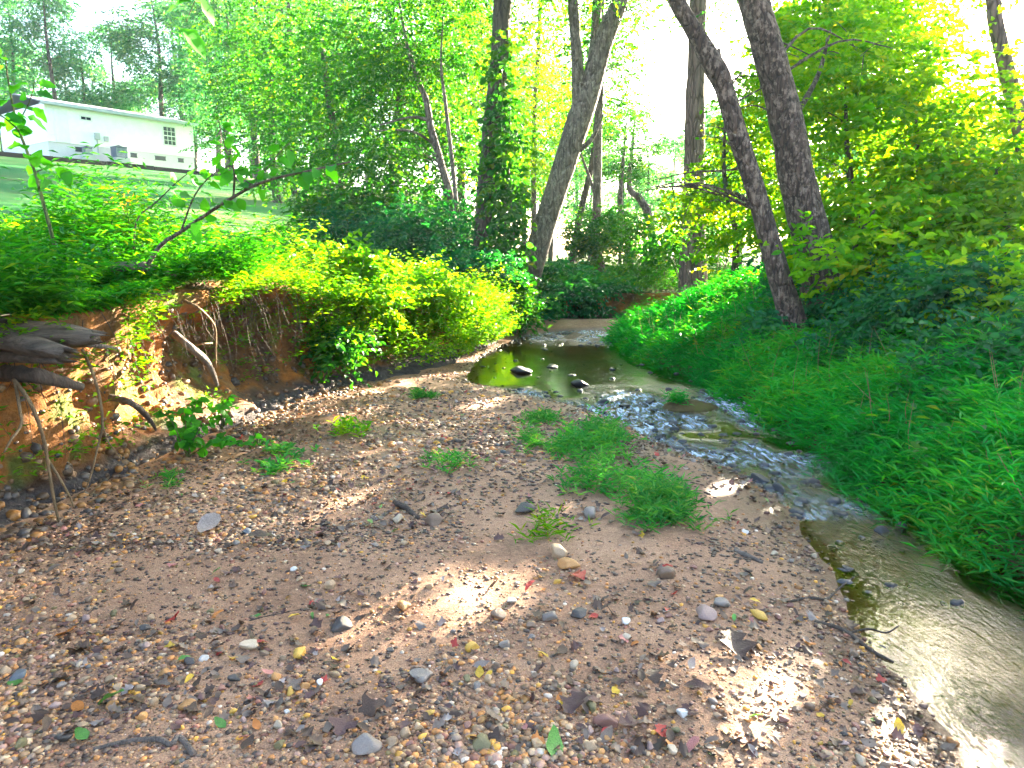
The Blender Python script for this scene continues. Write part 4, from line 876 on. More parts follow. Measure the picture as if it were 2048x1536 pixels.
o = add('dry_stalks', g.mesh('dry_stalks', M['root_pale'])); tag(o, 'thin dry stalks standing in the right bank grass', 'stalks', kind='stuff')
# short grass over the drier ground beyond and on the far side
n = 9000; yy = rng.uniform(16, 34, n); uu = rng.uniform(1000, 1500, n); X = (uu-1024)/FPX*yy; k = (X < xl(yy)-.35) | (X > wrx(yy)+.1); X, yy = X[k], yy[k]
G = stem_cover(X, yy, .25+.25*rng.random(len(X)), 5, .14, rng, None, .4, .2)
o = add('ground_cover', Geo().put(*G).mesh('ground_cover', M['leaf_mid'])); tag(o, 'low green ground cover beyond the bend of the creek', 'plants', kind='stuff')
# tall grass hanging over the near left bank
n = 9000; yy = rng.uniform(2.6, 6.4, n); dd = rng.random(n)**1.4*2.7-.17; X = xl(yy)-.22-dd
h = (.26+.32*rng.random(n))*np.clip(1+.6*vnoise(xyz(X, yy), 1.0, 55)+.7*vnoise(xyz(X, yy), 2.8, 54), .2, 2)
lean = np.stack([1.0*np.exp(-np.maximum(dd, 0)/.3), -.15*np.ones(n)], 1)
G = stem_cover(X, yy, h, 8, .085, rng, lean, .45, .2, z0=z_hill(np.minimum(X, xl(yy)-.28), yy)-.03)
o = add('tall_grass', Geo().put(*G).mesh('tall_grass', M['tall_grass'])); tag(o, 'lush green grass hanging over the near edge of the left bank', 'grass', kind='stuff')
n = 2600; yy = rng.uniform(3.4, 9.0, n); dd = .1+rng.random(n)*2.6; X = xl(yy)-.22-dd; k = vnoise(xyz(X, yy), 1.5, 59)+.25*rng.random(n) > .06; X, yy, dd = X[k], yy[k], dd[k]; n = len(X)
h = (.38+.46*rng.random(n))*(1+.6*vnoise(xyz(X, yy), 1.3, 60))*ip(yy, (3, 1.0), (5.0, .8), (6.2, .45), (9, .35))
G = stem_cover(X, yy, h, 11, .085, rng, np.stack([.35*np.exp(-dd/.4), -.1*np.ones(n)], 1), .5, .55, z0=z_hill(X, yy)-.02, low=.2, six=True, up=0)
o = add('broadleaf_weeds', Geo().put(*G).mesh('broadleaf_weeds', M['weed'])); tag(o, 'tall broad-leaved weeds along the top of the left bank', 'weeds', kind='stuff')
# sunlit weeds tumbling over the middle of the left bank
n = 6500; yy = rng.uniform(5.6, 15.5, n); dd = rng.random(n)**1.2*ip(yy, (5.6, 2.2), (9, 3.2), (16, 2.2))-ip(yy, (5.6, -.12), (7, .05), (8.4, .35), (12, .5), (15.5, .45))
X = xl(yy)-.22-dd
zf = np.where(dd < 0, z_hill(xl(yy)-.3, yy)*np.clip(1+dd*2.0/np.maximum(.35, 1.0), .12, 1), z_hill(X, yy))
keepn = (vnoise(xyz(X, yy), 1.2, 58) > -.45) & (vnoise(xyz(X, yy, zf), 2.6, 62)+.2*rng.random(n) > -.16); X, yy, dd, zf = X[keepn], yy[keepn], dd[keepn], zf[keepn]; n = len(X)
h = (.20+.42*rng.random(n)**1.4)*ip(yy, (5.6, .8), (8, 1.0), (11, 1.0), (15, .9))*np.clip(1+1.0*vnoise(xyz(X, yy, zf), 1.7, 57)+.5*vnoise(xyz(X, yy, zf), 4, 56), .15, 2.2)
h = np.maximum(h, .06)
lean = np.stack([.55*np.exp(-np.maximum(dd, 0)/.4), -.1*np.ones(n)], 1)
G = stem_cover(X, yy, h, 12, .058+.003*np.clip(yy-7, 0, 10), rng, lean, .5, .42, z0=zf-.02, low=.15, six=False)
o = add('bank_weeds', Geo().put(*G).mesh('bank_weeds', M['weed'])); tag(o, 'sunlit yellow-green weeds tumbling over the left bank towards the creek', 'weeds', kind='stuff')
n = 420; yy = rng.uniform(5.4, 14.5, n); dd = rng.random(n)*1.8-.1; X = xl(yy)-.25-dd; zq = z_hill(np.minimum(X, xl(yy)-.28), yy)
G = stem_cover(X, yy, (.35+.40*rng.random(n))*ip(yy, (5, .7), (9, .85), (15, .7)), 16, .075, rng, np.stack([.25*np.ones(n), -.1*np.ones(n)], 1), .45, .26, z0=zq, low=.15, up=.1)
o = add('weed_stalks', Geo().put(*G).mesh('weed_stalks', M['leaf_right'])); tag(o, 'tall narrow-leaved stalks standing above the sunlit weeds', 'weeds', kind='stuff')
# rough growth at the foot of the lawn and under the wood
n = 5000; yy = rng.uniform(9, 26, n); uu = rng.uniform(430, 1010, n); X = (uu-1024)/FPX*yy; k = X < xl(yy)-1.2
lw = land_mask(np.stack([X, yy, 0*X], 1)); k &= (lw < .35) | ((yy < 13) & (rng.random(n) < .5)); X, yy = X[k], yy[k]
G = stem_cover(X, yy, .25+.35*rng.random(len(X)), 8, .10, rng, None, .5, .4)
o = add('wood_edge_growth', Geo().put(*G).mesh('wood_edge_growth', M['leaf_mid'])); tag(o, 'rough low growth under the wood edge behind the left bank', 'plants', kind='stuff')
# dead leaves and low plants under the right thicket
n = 5200; yy = rng.uniform(4.5, 14, n); X = wrx(yy)+rng.uniform(2.0, 7.5, n)
G = stem_cover(X, yy, .10+.25*rng.random(n), 5, .09, rng, None, .5, .5)
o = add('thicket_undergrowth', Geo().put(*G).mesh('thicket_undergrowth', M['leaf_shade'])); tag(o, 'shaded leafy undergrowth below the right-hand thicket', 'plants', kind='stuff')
# hanging rootlets and trailing weeds on the clay face
def bank_pt(y, f, out=.03):
    """a point on the clay face at row y, height fraction f (0 foot .. 1 lip)"""
    i = int(np.argmin(abs(ROWS-y))); zrow = BZ[i]; j = int(np.argmin(abs(zrow-f*zrow[0]))); return np.array([BX[i, j]+out, y, zrow[j]])
g = Geo()
for k in range(150):
    y = rng.uniform(3.0, 8.6); a = bank_pt(y, rng.uniform(.75, 1.0), .05); L = rng.uniform(.15, .6); q = a+np.array([rng.normal()*.08+.05, rng.normal()*.10, -L])
    g.put(*tube([a, (a+q)/2+rng.normal(size=3)*.04, q], [.003, .0022, .001], 7, 4, cap=False))
o = add('rootlets', g.mesh('rootlets', M['root_dark'])); tag(o, 'fine dark rootlets trailing down the clay face', 'roots', kind='stuff')
yy = np.concatenate([rng.uniform(3.4, 8.8, 420), rng.uniform(3.0, 9.0, 900)]); ff = np.concatenate([rng.uniform(.15, .95, 420), rng.uniform(.72, 1.0, 900)]); pts = np.array([bank_pt(q, w, .02) for q, w in zip(yy, ff)]); k = vnoise(pts, 1.8, 61) > -.05; pts = pts[k]
G = stem_cover(pts[:, 0], pts[:, 1], .10+.18*rng.random(len(pts)), 8, .05, rng, np.array([[1.1, -.1]]), .5, .42, z0=pts[:, 2])
yy = rng.uniform(6.0, 13.5, 2600); ff = rng.random(2600)**.8; pts = np.array([bank_pt(q, w, .03) for q, w in zip(yy, ff)]); k = rng.random(2600) < np.clip((yy-6.0)/2.2+(ff-.75)*1.3, 0, 1); pts = pts[k]
G2 = stem_cover(pts[:, 0], pts[:, 1], .16+.26*rng.random(len(pts)), 11, .06, rng, np.array([[1.0, -.25]]), .6, .42, z0=pts[:, 2])
o = add('hanging_weeds', Geo().put(*G2).mesh('hanging_weeds', M['weed'])); tag(o, 'weeds spilling down the face of the left bank to the gravel', 'weeds', kind='stuff')
o = add('face_seedlings', Geo().put(*G).mesh('face_seedlings', M['weed'])); tag(o, 'small seedlings sprouting from the clay face', 'plants', kind='stuff')

def patch(name, label, poly, n, h0, leaf, mat, nleaf=6, group='grass on the gravel bar', aspect=.14, cat='grass', seed=0, edge=.5):
    """a clump of low grass whose outline is a polygon of picture points dropped on the bar"""
    rg = np.random.default_rng(seed); Q = np.array([onz(u, v, -.01)[:2] for u, v in poly]); lo, hi = Q.min(0), Q.max(0)
    p = rg.uniform(lo, hi, (n*4, 2)); ins = np.zeros(len(p), bool); j = len(Q)-1
    for i in range(len(Q)):
        c = ((Q[i, 1] > p[:, 1]) != (Q[j, 1] > p[:, 1])) & (p[:, 0] < (Q[j, 0]-Q[i, 0])*(p[:, 1]-Q[i, 1])/(Q[j, 1]-Q[i, 1]+1e-9)+Q[i, 0]); ins ^= c; j = i
    p = p[ins]; k = vnoise(xyz(p[:, 0], p[:, 1]), 3.5, seed)+.6*rg.random(len(p)) > -.15; p = p[k][:n]
    c = p.mean(0); base = np.array([c[0], c[1], float(gz(*c))])
    dq = np.min([np.linalg.norm(p-(Q[i]+(Q[(i+1) % len(Q)]-Q[i])*t), axis=1) for i in range(len(Q)) for t in np.linspace(0, 1, 8)], 0); rim = np.clip(dq/(.22*min(hi-lo)+1e-6), 0, 1)
    kk = rg.random(len(p)) < .25+.75*rim; p = p[kk]; rim = rim[kk]; p = p+rg.normal(size=p.shape)*(.09*(1-rim))[:, None]
    h = .75*h0*(.3+1.1*rg.random(len(p)))*(.45+.75*rim)*(1+.7*vnoise(xyz(p[:, 0], p[:, 1]), 5, seed+1))
    G = stem_cover(p[:, 0], p[:, 1], h, nleaf, leaf*1.25, rg, None, .7, aspect, low=.1, up=.55)
    o = add(name, Geo().put(*G).mesh(name, mat, base), None, base); return tag(o, label, cat, group, 'stuff' if seed > 4 else None)
patch('grass_clump', 'largest grass clump on the bar beside the riffle', [(1090, 900), (1120, 870), (1190, 850), (1250, 865), (1260, 910), (1230, 960), (1290, 985), (1240, 1010), (1150, 1000), (1100, 960)], 560, .16, .065, M['bar_grass'], seed=1)
patch('grass_clump', 'grass clump at the near end of the long green strip on the bar', [(1260, 1005), (1330, 985), (1390, 1010), (1400, 1060), (1340, 1095), (1290, 1080), (1255, 1050)], 320, .13, .058, M['bar_grass'], seed=2)
patch('grass_clump', 'narrow grass strip joining the two big clumps on the bar', [(1225, 960), (1290, 940), (1350, 975), (1390, 1000), (1330, 1010), (1260, 1020), (1225, 1000)], 170, .12, .06, M['bar_grass'], seed=3)
patch('grass_clump', 'thin pale grass clump above the largest clump near the pool', [(1040, 845), (1070, 830), (1120, 835), (1110, 855), (1060, 860)], 160, .06, .05, M['bar_grass'], seed=4)
patch('grass_clump', 'sparse grass between the bar clump and the stony centre', [(1030, 880), (1070, 875), (1090, 905), (1050, 915)], 90, .08, .05, M['bar_grass'], seed=5)
patch('grass_clump', 'small grass tuft in the middle of the gravel bar', [(850, 935), (900, 920), (945, 935), (920, 965), (870, 960)], 80, .07, .05, M['bar_grass'], seed=6)
patch('grass_clump', 'bright thin grass tuft among the stones near the centre', [(1040, 1075), (1090, 1055), (1145, 1070), (1130, 1095), (1060, 1100)], 60, .10, .055, M['weed'], 4, seed=7, aspect=.13)
patch('grass_clump', 'small weed patch at the far end of the gravel bar', [(815, 795), (870, 790), (875, 805), (825, 808)], 70, .05, .06, M['bar_grass'], seed=8)
patch('grass_clump', 'light weed patch on the bar below the clay bank', [(500, 930), (560, 905), (620, 925), (590, 960), (530, 965)], 90, .07, .05, M['bar_grass'], seed=9, aspect=.35)
patch('grass_clump', 'small bright seedling patch on the left of the gravel bar', [(660, 870), (700, 855), (740, 880), (710, 900)], 60, .09, .06, M['weed'], 5, seed=10, aspect=.35)
patch('grass_clump', 'tiny grass tuft under the leafy spray at the bank foot', [(310, 975), (350, 955), (370, 985), (335, 1000)], 40, .06, .05, M['bar_grass'], seed=11)
# sod island in the riffle with its tuft
sod_c = onz(1378, 815, WZ); 
def ico(sub):
    import bmesh
    bm = bmesh.new(); bmesh.ops.create_icosphere(bm, subdivisions=sub, radius=1.0); V = np.array([v.co[:] for v in bm.verts]); F = np.array([[v.index for v in f.verts] for f in bm.faces]); bm.free(); return V, F
I1, I2, I3 = ico(1), ico(2), ico(3)
V = I3[0]*np.array([.30, .20, .10]); V = V*(1+.25*fbm(I3[0], 2, 71))[:, None]
o = add('sod_island', mk_mesh('sod_island', V, None, I3[1], M['mossy']), None, (sod_c[0], sod_c[1], WZ-.02)); tag(o, 'low brown mossy sod island in the riffle', 'mound')
rg = np.random.default_rng(72); tx = sod_c[0]-.13+rg.normal(size=70)*.06; ty = sod_c[1]-.02+rg.normal(size=70)*.05
G = stem_cover(tx, ty, .08+.10*rg.random(70), 5, .07, rg, None, .7, .13, z0=np.full(70, WZ+.04)); bp = np.array([sod_c[0]-.13, sod_c[1]-.02, WZ+.04])
o = add('grass_tuft', Geo().put(*G).mesh('grass_tuft', M['grass'], bp), None, bp); tag(o, 'grass tuft growing on the sod island in the riffle', 'grass')

# ------------------------------------------------------------------ saplings with single leaves
def leaf_proto(L, W, curl, seed, tip=1.0, lobes=0):
    """one leaf blade along +X with midrib fold and curl"""
    rg = np.random.default_rng(seed); n = 8; V = []; F = []
    for i in range(n+1):
        t = i/n; w = W*.5*(math.sin(math.pi*t**.8)**.8 if 0 < t < 1 else 0)
        if lobes and 0 < i < n: w *= 1+.45*math.cos(t*lobes*6.28)
        x = L*t; z = -curl*L*t*t+.03*L*math.sin(t*5+seed)
        up = .28*w+rg.normal()*.06*W*(0 < i < n)
        V += [(x, w, z+up), (x, 0, z), (x, -w, z+.28*w+rg.normal()*.06*W*(0 < i < n))]
    for i in range(n):
        a = i*3; F += [(a, a+3, a+4, a+1), (a+1, a+4, a+5, a+2)]
    V += [(-.22*L, .0, .0), (0, .012*L, 0), (0, -.012*L, 0)]; k = (n+1)*3
    return np.array(V), F, [(k, k+1, k+2)]
SL = []
for i in range(4):
    V, F, F3 = leaf_proto(.11, .075, .15+.1*i, i)
    SL.append(mk_mesh('leaf', V, F, F3, M['sapling_leaf'], True, {'rnd': np.full(len(V), .25*i+.1)}))
def put_leaf(parent, base, p, d, s, rg, name='leaf', tilt=.5):
    o = add(name, SL[int(rg.integers(4))], parent, p-base); d = unit(np.asarray(d)); n = unit(np.array([0, 0, 1.0])+rg.normal(size=3)*tilt+np.array([0, -.35, 0]))
    y = unit(np.cross(n, d)); n = np.cross(d, y); from_ = np.array([d, y, n]).T
    import mathutils
    o.rotation_mode = 'QUATERNION'; o.rotation_quaternion = mathutils.Matrix(from_.tolist()).to_quaternion(); o.scale = (s, s, s)
    return o
def sapling(name, label, stems, mat, nl, s, seed, cat='sapling', tilt=.5, drop=.3):
    rg = np.random.default_rng(seed); p0 = at(*stems[0][0][0]); base = p0
    e = empty(name, base, label, cat)
    for pts, r, cnt, lo in stems:
        P = [at(*q) for q in pts]; R = np.linspace(r, r*.3, len(P)); V, F, F3 = tube(P, R, 30, 7, .1, 30, seed); add('stem', Geo().put(V, F, F3).mesh('stem', mat, base), e)
        path, _ = smooth_path(P, R, 80)
        for k in range(cnt):
            f = lo+(1-lo)*(k+rg.random())/cnt; i = min(78, int(f*79)); d = path[i+1]-path[i]; d = unit(d)*.5+unit(np.cross(d, [0, .3, 1]))*(1 if k % 2 else -1)*.8+rg.normal(size=3)*.3; d[2] -= drop
            d = unit(d); put_leaf(e, base, path[i]+d*.024*s, d, s*rg.uniform(.7, 1.15), rg, tilt=tilt)
    return e
sapling('arching_sapling', 'thin sapling arching right from the bank with round green leaves', [
    ([(287, 545, 5.2), (320, 492, 5.15), (359, 465, 5.1), (468, 393, 4.95), (533, 362, 4.85), (615, 342, 4.75), (700, 324, 4.65)], .017, 26, .3),
    ([(467, 393, 4.95), (468, 342, 4.9), (451, 297, 4.9), (437, 240, 4.85)], .008, 19, .15),
    ([(478, 389, 4.94), (520, 350, 4.9), (555, 310, 4.85), (580, 285, 4.8)], .006, 16, .2),
    ([(362, 463, 5.1), (390, 390, 5.0), (430, 345, 5.0), (470, 330, 4.9)], .007, 14, .2)], M['twig'], 0, .95, 301)
sapling('slim_sapling', 'slim bending sapling just behind the arching one', [
    ([(267, 540, 5.5), (273, 444, 5.5), (314, 403, 5.5), (369, 352, 5.45), (430, 316, 5.4)], .008, 12, .5)], M['twig'], 0, .85, 302)
sapling('edge_sapling', 'tall green sapling at the left edge with yellowing top leaves', [
    ([(112, 500, 4.0), (85, 400, 4.0), (70, 345, 4.0), (35, 250, 4.0), (18, 170, 4.0), (10, 110, 4.0)], .011, 26, .3),
    ([(70, 345, 4.0), (110, 330, 3.9), (140, 340, 3.9)], .004, 6, .2), ([(40, 262, 4.0), (0, 230, 3.9), (-40, 215, 3.8)], .005, 9, .1), ([(35, 250, 4.0), (60, 200, 3.95), (70, 160, 3.9)], .004, 7, .2)], M['green_stem'], 0, .85, 303)
sapling('hanging_twig', 'twig with a few large pale leaves hanging into the top left', [
    ([(620, -190, 1.5), (500, -110, 1.45), (420, -60, 1.42), (330, -40, 1.4)], .004, 0, .2), ([(420, -60, 1.42), (395, -10, 1.42), (372, 45, 1.42)], .0015, 0, .2)], M['twig'], 0, .5, 304, 'twig')
e = [o for o in bpy.data.objects if o.name == 'hanging_twig'][0]; hb = np.array(e.location); rg = np.random.default_rng(5)
for a, b, s in (((362, 58, 1.42), (415, 98, 1.42), .55), ((385, -12, 1.42), (428, 22, 1.42), .52), ((385, 2, 1.42), (332, 14, 1.40), .5)):
    A, B = at(*a), at(*b); put_leaf(e, hb, A, B-A, s, rg, tilt=.1).rotation_mode = 'QUATERNION'
# leafy sprays at the foot of the bank
def bank_spray(label, u, v, Y, n, spread, s, seed):
    rg = np.random.default_rng(seed); c = at(u, v, Y); base = c.copy(); base[2] = max(c[2]-.25, float(z_bar(c[0], c[1]))); e = empty('bank_plant', base, label, 'plant', 'leafy plants at the bank foot')
    for q in range(5):
        t = c+rg.normal(size=3)*np.array(spread)*np.array([1, .6, .7]); m = (base+t)/2+np.array([0, 0, .08]); P = [base, m, t]
        add('stem', Geo().put(*tube(P, [.006, .005, .002], 14, 5)).mesh('stem', M['green_stem'], base), e); path, _ = smooth_path(P, [1, 1, 1], 30)
        for k in range(n//5):
            i = int(rg.integers(8, 29)); d = rg.normal(size=3); d[2] *= .4; put_leaf(e, base, path[i], d, s*rg.uniform(.7, 1.2), rg)
    return e
bank_spray('large dark leafy spray hanging over the grey clay foot of the bank', 370, 855, 5.2, 110, (.36, .25, .20), .8, 311)
bank_spray('leafy spray above the large one on the clay face', 440, 800, 5.9, 40, (.20, .2, .10), .7, 312)
bank_spray('low leafy plant on the gravel just right of the large spray', 520, 905, 5.5, 25, (.14, .14, .05), .6, 313)
bank_spray('dark leafy plant where the weeds meet the clay bank', 690, 690, 8.2, 60, (.30, .3, .25), .9, 314)
bank_spray('pale leafy plant above the weeds in the sun', 690, 500, 9.2, 60, (.40, .4, .25), 1.0, 315)
# orange-yellow flowers among the weeds
rg = np.random.default_rng(320)
for k, (u, v, Y) in enumerate(((248, 395, 5.6), (735, 660, 8.6), (845, 600, 10.4))):
    b = at(u, v, Y); e = empty('wildflower', b-np.array([0, 0, .35]), ['orange wildflower above the tall grass on the left', 'yellow wildflower low on the sunlit weeds', 'yellow wildflower spike near the far end of the weeds'][k], 'flower', 'wildflowers in the bank weeds')
    add('stem', Geo().put(*tube([(0, 0, 0), (.02, 0, .18), (0, 0, .35)], [.004, .003, .002], 8, 5)).mesh('stem', M['green_stem']), e)
    P = rg.normal(size=(40, 3))*np.array([.05, .05, .06])+np.array([0, 0, .35]); add('blossom', Geo().put(*leaf_geo(P, rg.normal(size=(40, 3)), rg.normal(size=(40, 3)), .03, .016)).mesh('blossom', M['flower']), e)

# ------------------------------------------------------------------ roots, log, branches
def hit_bank(u, v, off=-.2):
    d = ray(u, v); ys = np.linspace(2.5, 12, 1500); f = d[0]/d[1]*ys-(xl(ys)+off); i = int(np.argmin(abs(f))); return at(u, v, ys[i])
def wood(name, label, cat, pts, radii, mat, group=None, off=-.2, rough=.24, sides=9, n=36, seed=0, twigs=()):
    P = [hit_bank(q[0], q[1], (q[2] if len(q) > 2 else off)+(.10 if q is not pts[0] else 0)) if (len(q) < 4) else at(*q[:3]) for q in pts]; base = P[0]
    V, F, F3 = tube(P, [q*(.75 if mat is M['root_pale'] else 1) for q in radii], n, sides, rough, 18, seed, stretch=1)
    o = add(name, Geo().put(V, F, F3).mesh(name, mat, base), None, base); return tag(o, label, cat, group)
# broken log sticking out of the bank
lb = hit_bank(-40, 690, -.5); e = empty('rotten_log', lb, 'dark weathered log with a splintered end jutting from the left bank', 'log')
def slab(p, q, w, t, seed, name):
    g = Geo(); p, q = np.array(p), np.array(q); n = 26; ax = unit(q-p); sd = unit(np.cross(ax, [0, 0, 1])); up = np.cross(sd, ax); m = 14; ang = np.linspace(0, 2*math.pi, m, endpoint=False); V = []
    for i in range(n):
        f = i/(n-1); k = 1-.55*f**3; c = p+(q-p)*f
        for a in ang:
            rr = np.array([math.cos(a)*w*k, math.sin(a)*t*k]); V.append(c+sd*rr[0]+up*rr[1])
    V = np.array(V); Q = V@np.array([ax, sd, up]).T; Q[:, 0] *= .15; h = fbm(Q, 22, seed, 3)+.6*fbm(Q, 7, seed+4, 2); C = np.repeat(np.array([p+(q-p)*i/(n-1) for i in range(n)]), m, 0); V = C+(V-C)*(1+.5*h)[:, None]
    V[-m:] += ax*(vnoise(V[-m:], 60, seed)*.12)[:, None]
    i = np.arange(n-1)[:, None]*m; j = np.arange(m)[None, :]; F = np.stack([i+j, i+(j+1) % m, i+m+(j+1) % m, i+m+j], -1).reshape(-1, 4)
    V = np.vstack([V, q-ax*.05]); a = np.arange(m); F3 = np.stack([(n-1)*m+a, (n-1)*m+(a+1) % m, np.full(m, len(V)-1)], -1); g.put(V, F, F3)
    return add(name, g.mesh(name, M['old_log'], lb), e)
slab(hit_bank(-90, 655, -.35), hit_bank(195, 672, .26), .17, .075, 501, 'trunk')
slab(hit_bank(-60, 668, -.2), hit_bank(140, 706, .34), .09, .055, 503, 'splinter')
slab(hit_bank(-30, 705, -.2), hit_bank(125, 722, .30), .06, .035, 502, 'splinter')
RG = 'roots exposed in the left bank'
wood('root', 'thick dark root poking out below the rotten log', 'root', [(-20, 745, -.35), (60, 750, -.05), (120, 762, .06), (165, 775, .1)], [.05, .045, .035, .022], M['root_dark'], RG)
wood('root', 'thin dark root curving from the right of the rotten log', 'root', [(135, 690, -.1), (180, 690, .02), (232, 697, .05)], [.02, .016, .01], M['driftwood'], RG)
wood('root', 'long pale root hanging down to the gravel at the left edge', 'root', [(28, 760, .0), (60, 805, .08), (85, 870, .10), (98, 940, .10), (108, 1000, .10), (118, 1045, .11)], [.014, .014, .013, .012, .011, .008], M['root_pale'], RG, n=50)
wood('root', 'pale root forking right from the long hanging one', 'root', [(95, 918, .1), (118, 955, .14), (138, 990, .16), (148, 1015, .16)], [.010, .009, .008, .005], M['root_pale'], RG)
wood('root', 'short pale root hooking back at the left edge', 'root', [(30, 765, .02), (40, 820, .06), (42, 850, .08), (22, 880, .08), (8, 905, .07)], [.011, .011, .010, .009, .006], M['root_pale'], RG)
wood('root', 'tangled brown root dangling under the log end', 'root', [(165, 700, .0), (185, 745, .06), (200, 800, .10), (205, 850, .10), (195, 895, .08), (182, 950, .06), (168, 985, .06)], [.013, .012, .012, .010, .009, .006, .003], M['root_pale'], RG, n=50)
wood('root', 'thin root splitting from the tangled one towards the leafy spray', 'root', [(204, 845, .1), (215, 880, .12), (232, 905, .12), (246, 925, .1)], [.007, .006, .005, .003], M['root_pale'], RG)
wood('root', 'stout root sloping down the middle of the clay face', 'root', [(350, 668, -.15), (375, 690, .0), (405, 715, .05), (425, 745, .04), (434, 770, .0)], [.025, .028, .028, .025, .015], M['driftwood'], RG)
wood('root', 'slender crooked root high on the orange clay', 'root', [(366, 600, -.1), (395, 615, .02), (415, 632, .04), (430, 655, .04), (432, 690, .02), (432, 735, .0)], [.015, .014, .013, .012, .009, .005], M['root_pale'], RG)
wood('root', 'short pale stub beside the stout root', 'root', [(388, 692, .0), (405, 688, .05), (425, 686, .08)], [.010, .009, .007], M['root_pale'], RG)
wood('root', 'dark root curling behind the leafy spray', 'root', [(222, 795, -.05), (255, 803, .04), (280, 818, .06), (300, 840, .05), (312, 860, .0)], [.022, .022, .020, .016, .008], M['root_dark'], RG)
wood('dead_branch', 'grey weathered dead branch lying on top of the bank', 'branch', [(225, 535, -.35), (270, 532, -.25), (310, 540, -.15), (352, 552, -.05)], [.035, .04, .032, .012], M['driftwood'])
wood('dead_branch', 'dark forked branch under the grey one at the bank top', 'branch', [(240, 570, -.3), (285, 585, -.1), (320, 590, -.05), (345, 580, .0)], [.02, .018, .014, .008], M['root_dark'])
def lying(name, label, pts, radii, mat, group='sticks on the gravel bar', lift=.6):
    P = []
    for (u, v), r in zip(pts, radii): p = onz(u, v, 0); p[2] = float(z_bar(p[0], p[1]))+r*lift; P.append(p)
    for q in P: q[2] = max(q[2], WZ+.002)
    V, F, F3 = tube(P, radii, 30, 7, .12, 40, len(pts), stretch=1); o = add(name, Geo().put(V, F, F3).mesh(name, mat, P[0]), None, P[0]); return tag(o, label, 'stick', group)
lying('stick', 'pale curved stick lying at the foot of the clay bank', [(182, 1005), (215, 970), (255, 935), (300, 908)], [.008, .008, .007, .004], M['root_pale'])
lying('stick', 'short bent pale stick on the gravel below the bank', [(305, 1033), (322, 1015), (338, 1005), (336, 992)], [.008, .009, .008, .005], M['root_pale'])
lying('stick', 'bent grey stick in the bottom left foreground', [(190, 1530), (260, 1515), (320, 1512), (345, 1522), (362, 1506), (390, 1540)], [.006, .008, .009, .009, .009, .010], M['driftwood'])
lying('stick', 'long thin dark twig crossing the lower left gravel', [(0, 1385), (60, 1340), (130, 1290), (200, 1225)], [.003, .003, .003, .002], M['root_dark'])
lying('stick', 'thin dark twig at the water edge reaching over the golden shallows', [(1575, 1195), (1620, 1182), (1655, 1178), (1680, 1150), (1710, 1128)], [.005, .006, .006, .005, .003], M['root_dark'])
lying('stick', 'dark branch lying along the water edge on the right', [(1630, 1228), (1690, 1238), (1740, 1270), (1790, 1292)], [.009, .010, .009, .004], M['root_dark'])
lying('stick', 'thin twig branching into the shallows by the water edge', [(1700, 1240), (1740, 1228), (1775, 1235), (1800, 1222)], [.004, .004, .003, .002], M['root_dark'])
lying('stick', 'dark wood chunk beside the round tan stone', [(790, 1018), (812, 1030), (838, 1048)], [.018, .020, .010], M['root_dark'])
lying('stick', 'flat dark bark strip near the damp sand on the right', [(1468, 1100), (1495, 1110), (1525, 1122)], [.010, .014, .008], M['driftwood'])
lying('stick', 'thin dark twig beside the yellow leaf left of centre', [(500, 1262), (540, 1250), (600, 1235)], [.003, .003, .002], M['root_dark'])
lying('stick', 'dark stick across the stones at the far end of the bar', [(600, 785), (680, 778), (740, 768)], [.012, .014, .008], M['root_dark'])

import re
LAND = []
def landmark(p, label): LAND.append((p[0], p[1], re.split(r' (?:above|left|beside|right|just|below|in|near|touching|at|with|lying|on|behind|nearest|shading|cut|among|between|against|standing|breaking|where)\b', label)[0]))
USED = {}
def near_label(p, what):
    best = sorted(LAND, key=lambda q: (q[0]-p[0])**2+(q[1]-p[1])**2)
    for x, y, nm in best[:16]:
        dx, dy = p[0]-x, p[1]-y; w = 'left of' if dx < 0 and abs(dx) > abs(dy) else ('right of' if abs(dx) > abs(dy) else ('in front of' if dy < 0 else 'behind'))
        for far in ('close', 'further'):
            r = math.hypot(dx, dy)
            if (far == 'close') != (r < .14): continue
            lab = f"{what} {'just' if far == 'close' else 'some way'} {w} the {nm}"
            if lab not in USED: USED[lab] = 1; return lab
    return lab
# ------------------------------------------------------------------ stones
STM = []
for i in range(8):
    V = I3[0].copy(); sc = 1+.22*fbm(V, 1.1, 600+i)+.10*fbm(V, 2.6, 640+i)
    rq = np.random.default_rng(660+i)
    for q in range(6+3*(i % 3)):                                   # broken faces
        nn = unit(rq.normal(size=3)); dpl = rq.uniform(.5, .8); t = V@nn-dpl; V = V-np.maximum(t, 0)[:, None]*nn
    V = V*sc[:, None]*.5
    STM.append(mk_mesh('stone', V, None, I3[1], M['stone']))
PAL = {'tan': (0.377, 0.246, 0.139), 'pale tan': (0.476, 0.361, 0.246), 'orange-brown': (.48, .23, .075), 'yellow-ochre': (.58, .33, .06), 'reddish-brown': (.24, .11, .08), 'brown': (.20, .125, .08), 'dark grey': (.09, .074, .064), 'grey': (.23, .185, .155), 'white': (0.590, 0.541, 0.492), 'pinkish': (0.369, 0.238, 0.197), 'olive': (.17, .14, .06), 'blue-grey': (.13, .145, .16), 'black': (.03, .028, .03)}
rs = np.random.default_rng(610); SPOT = []
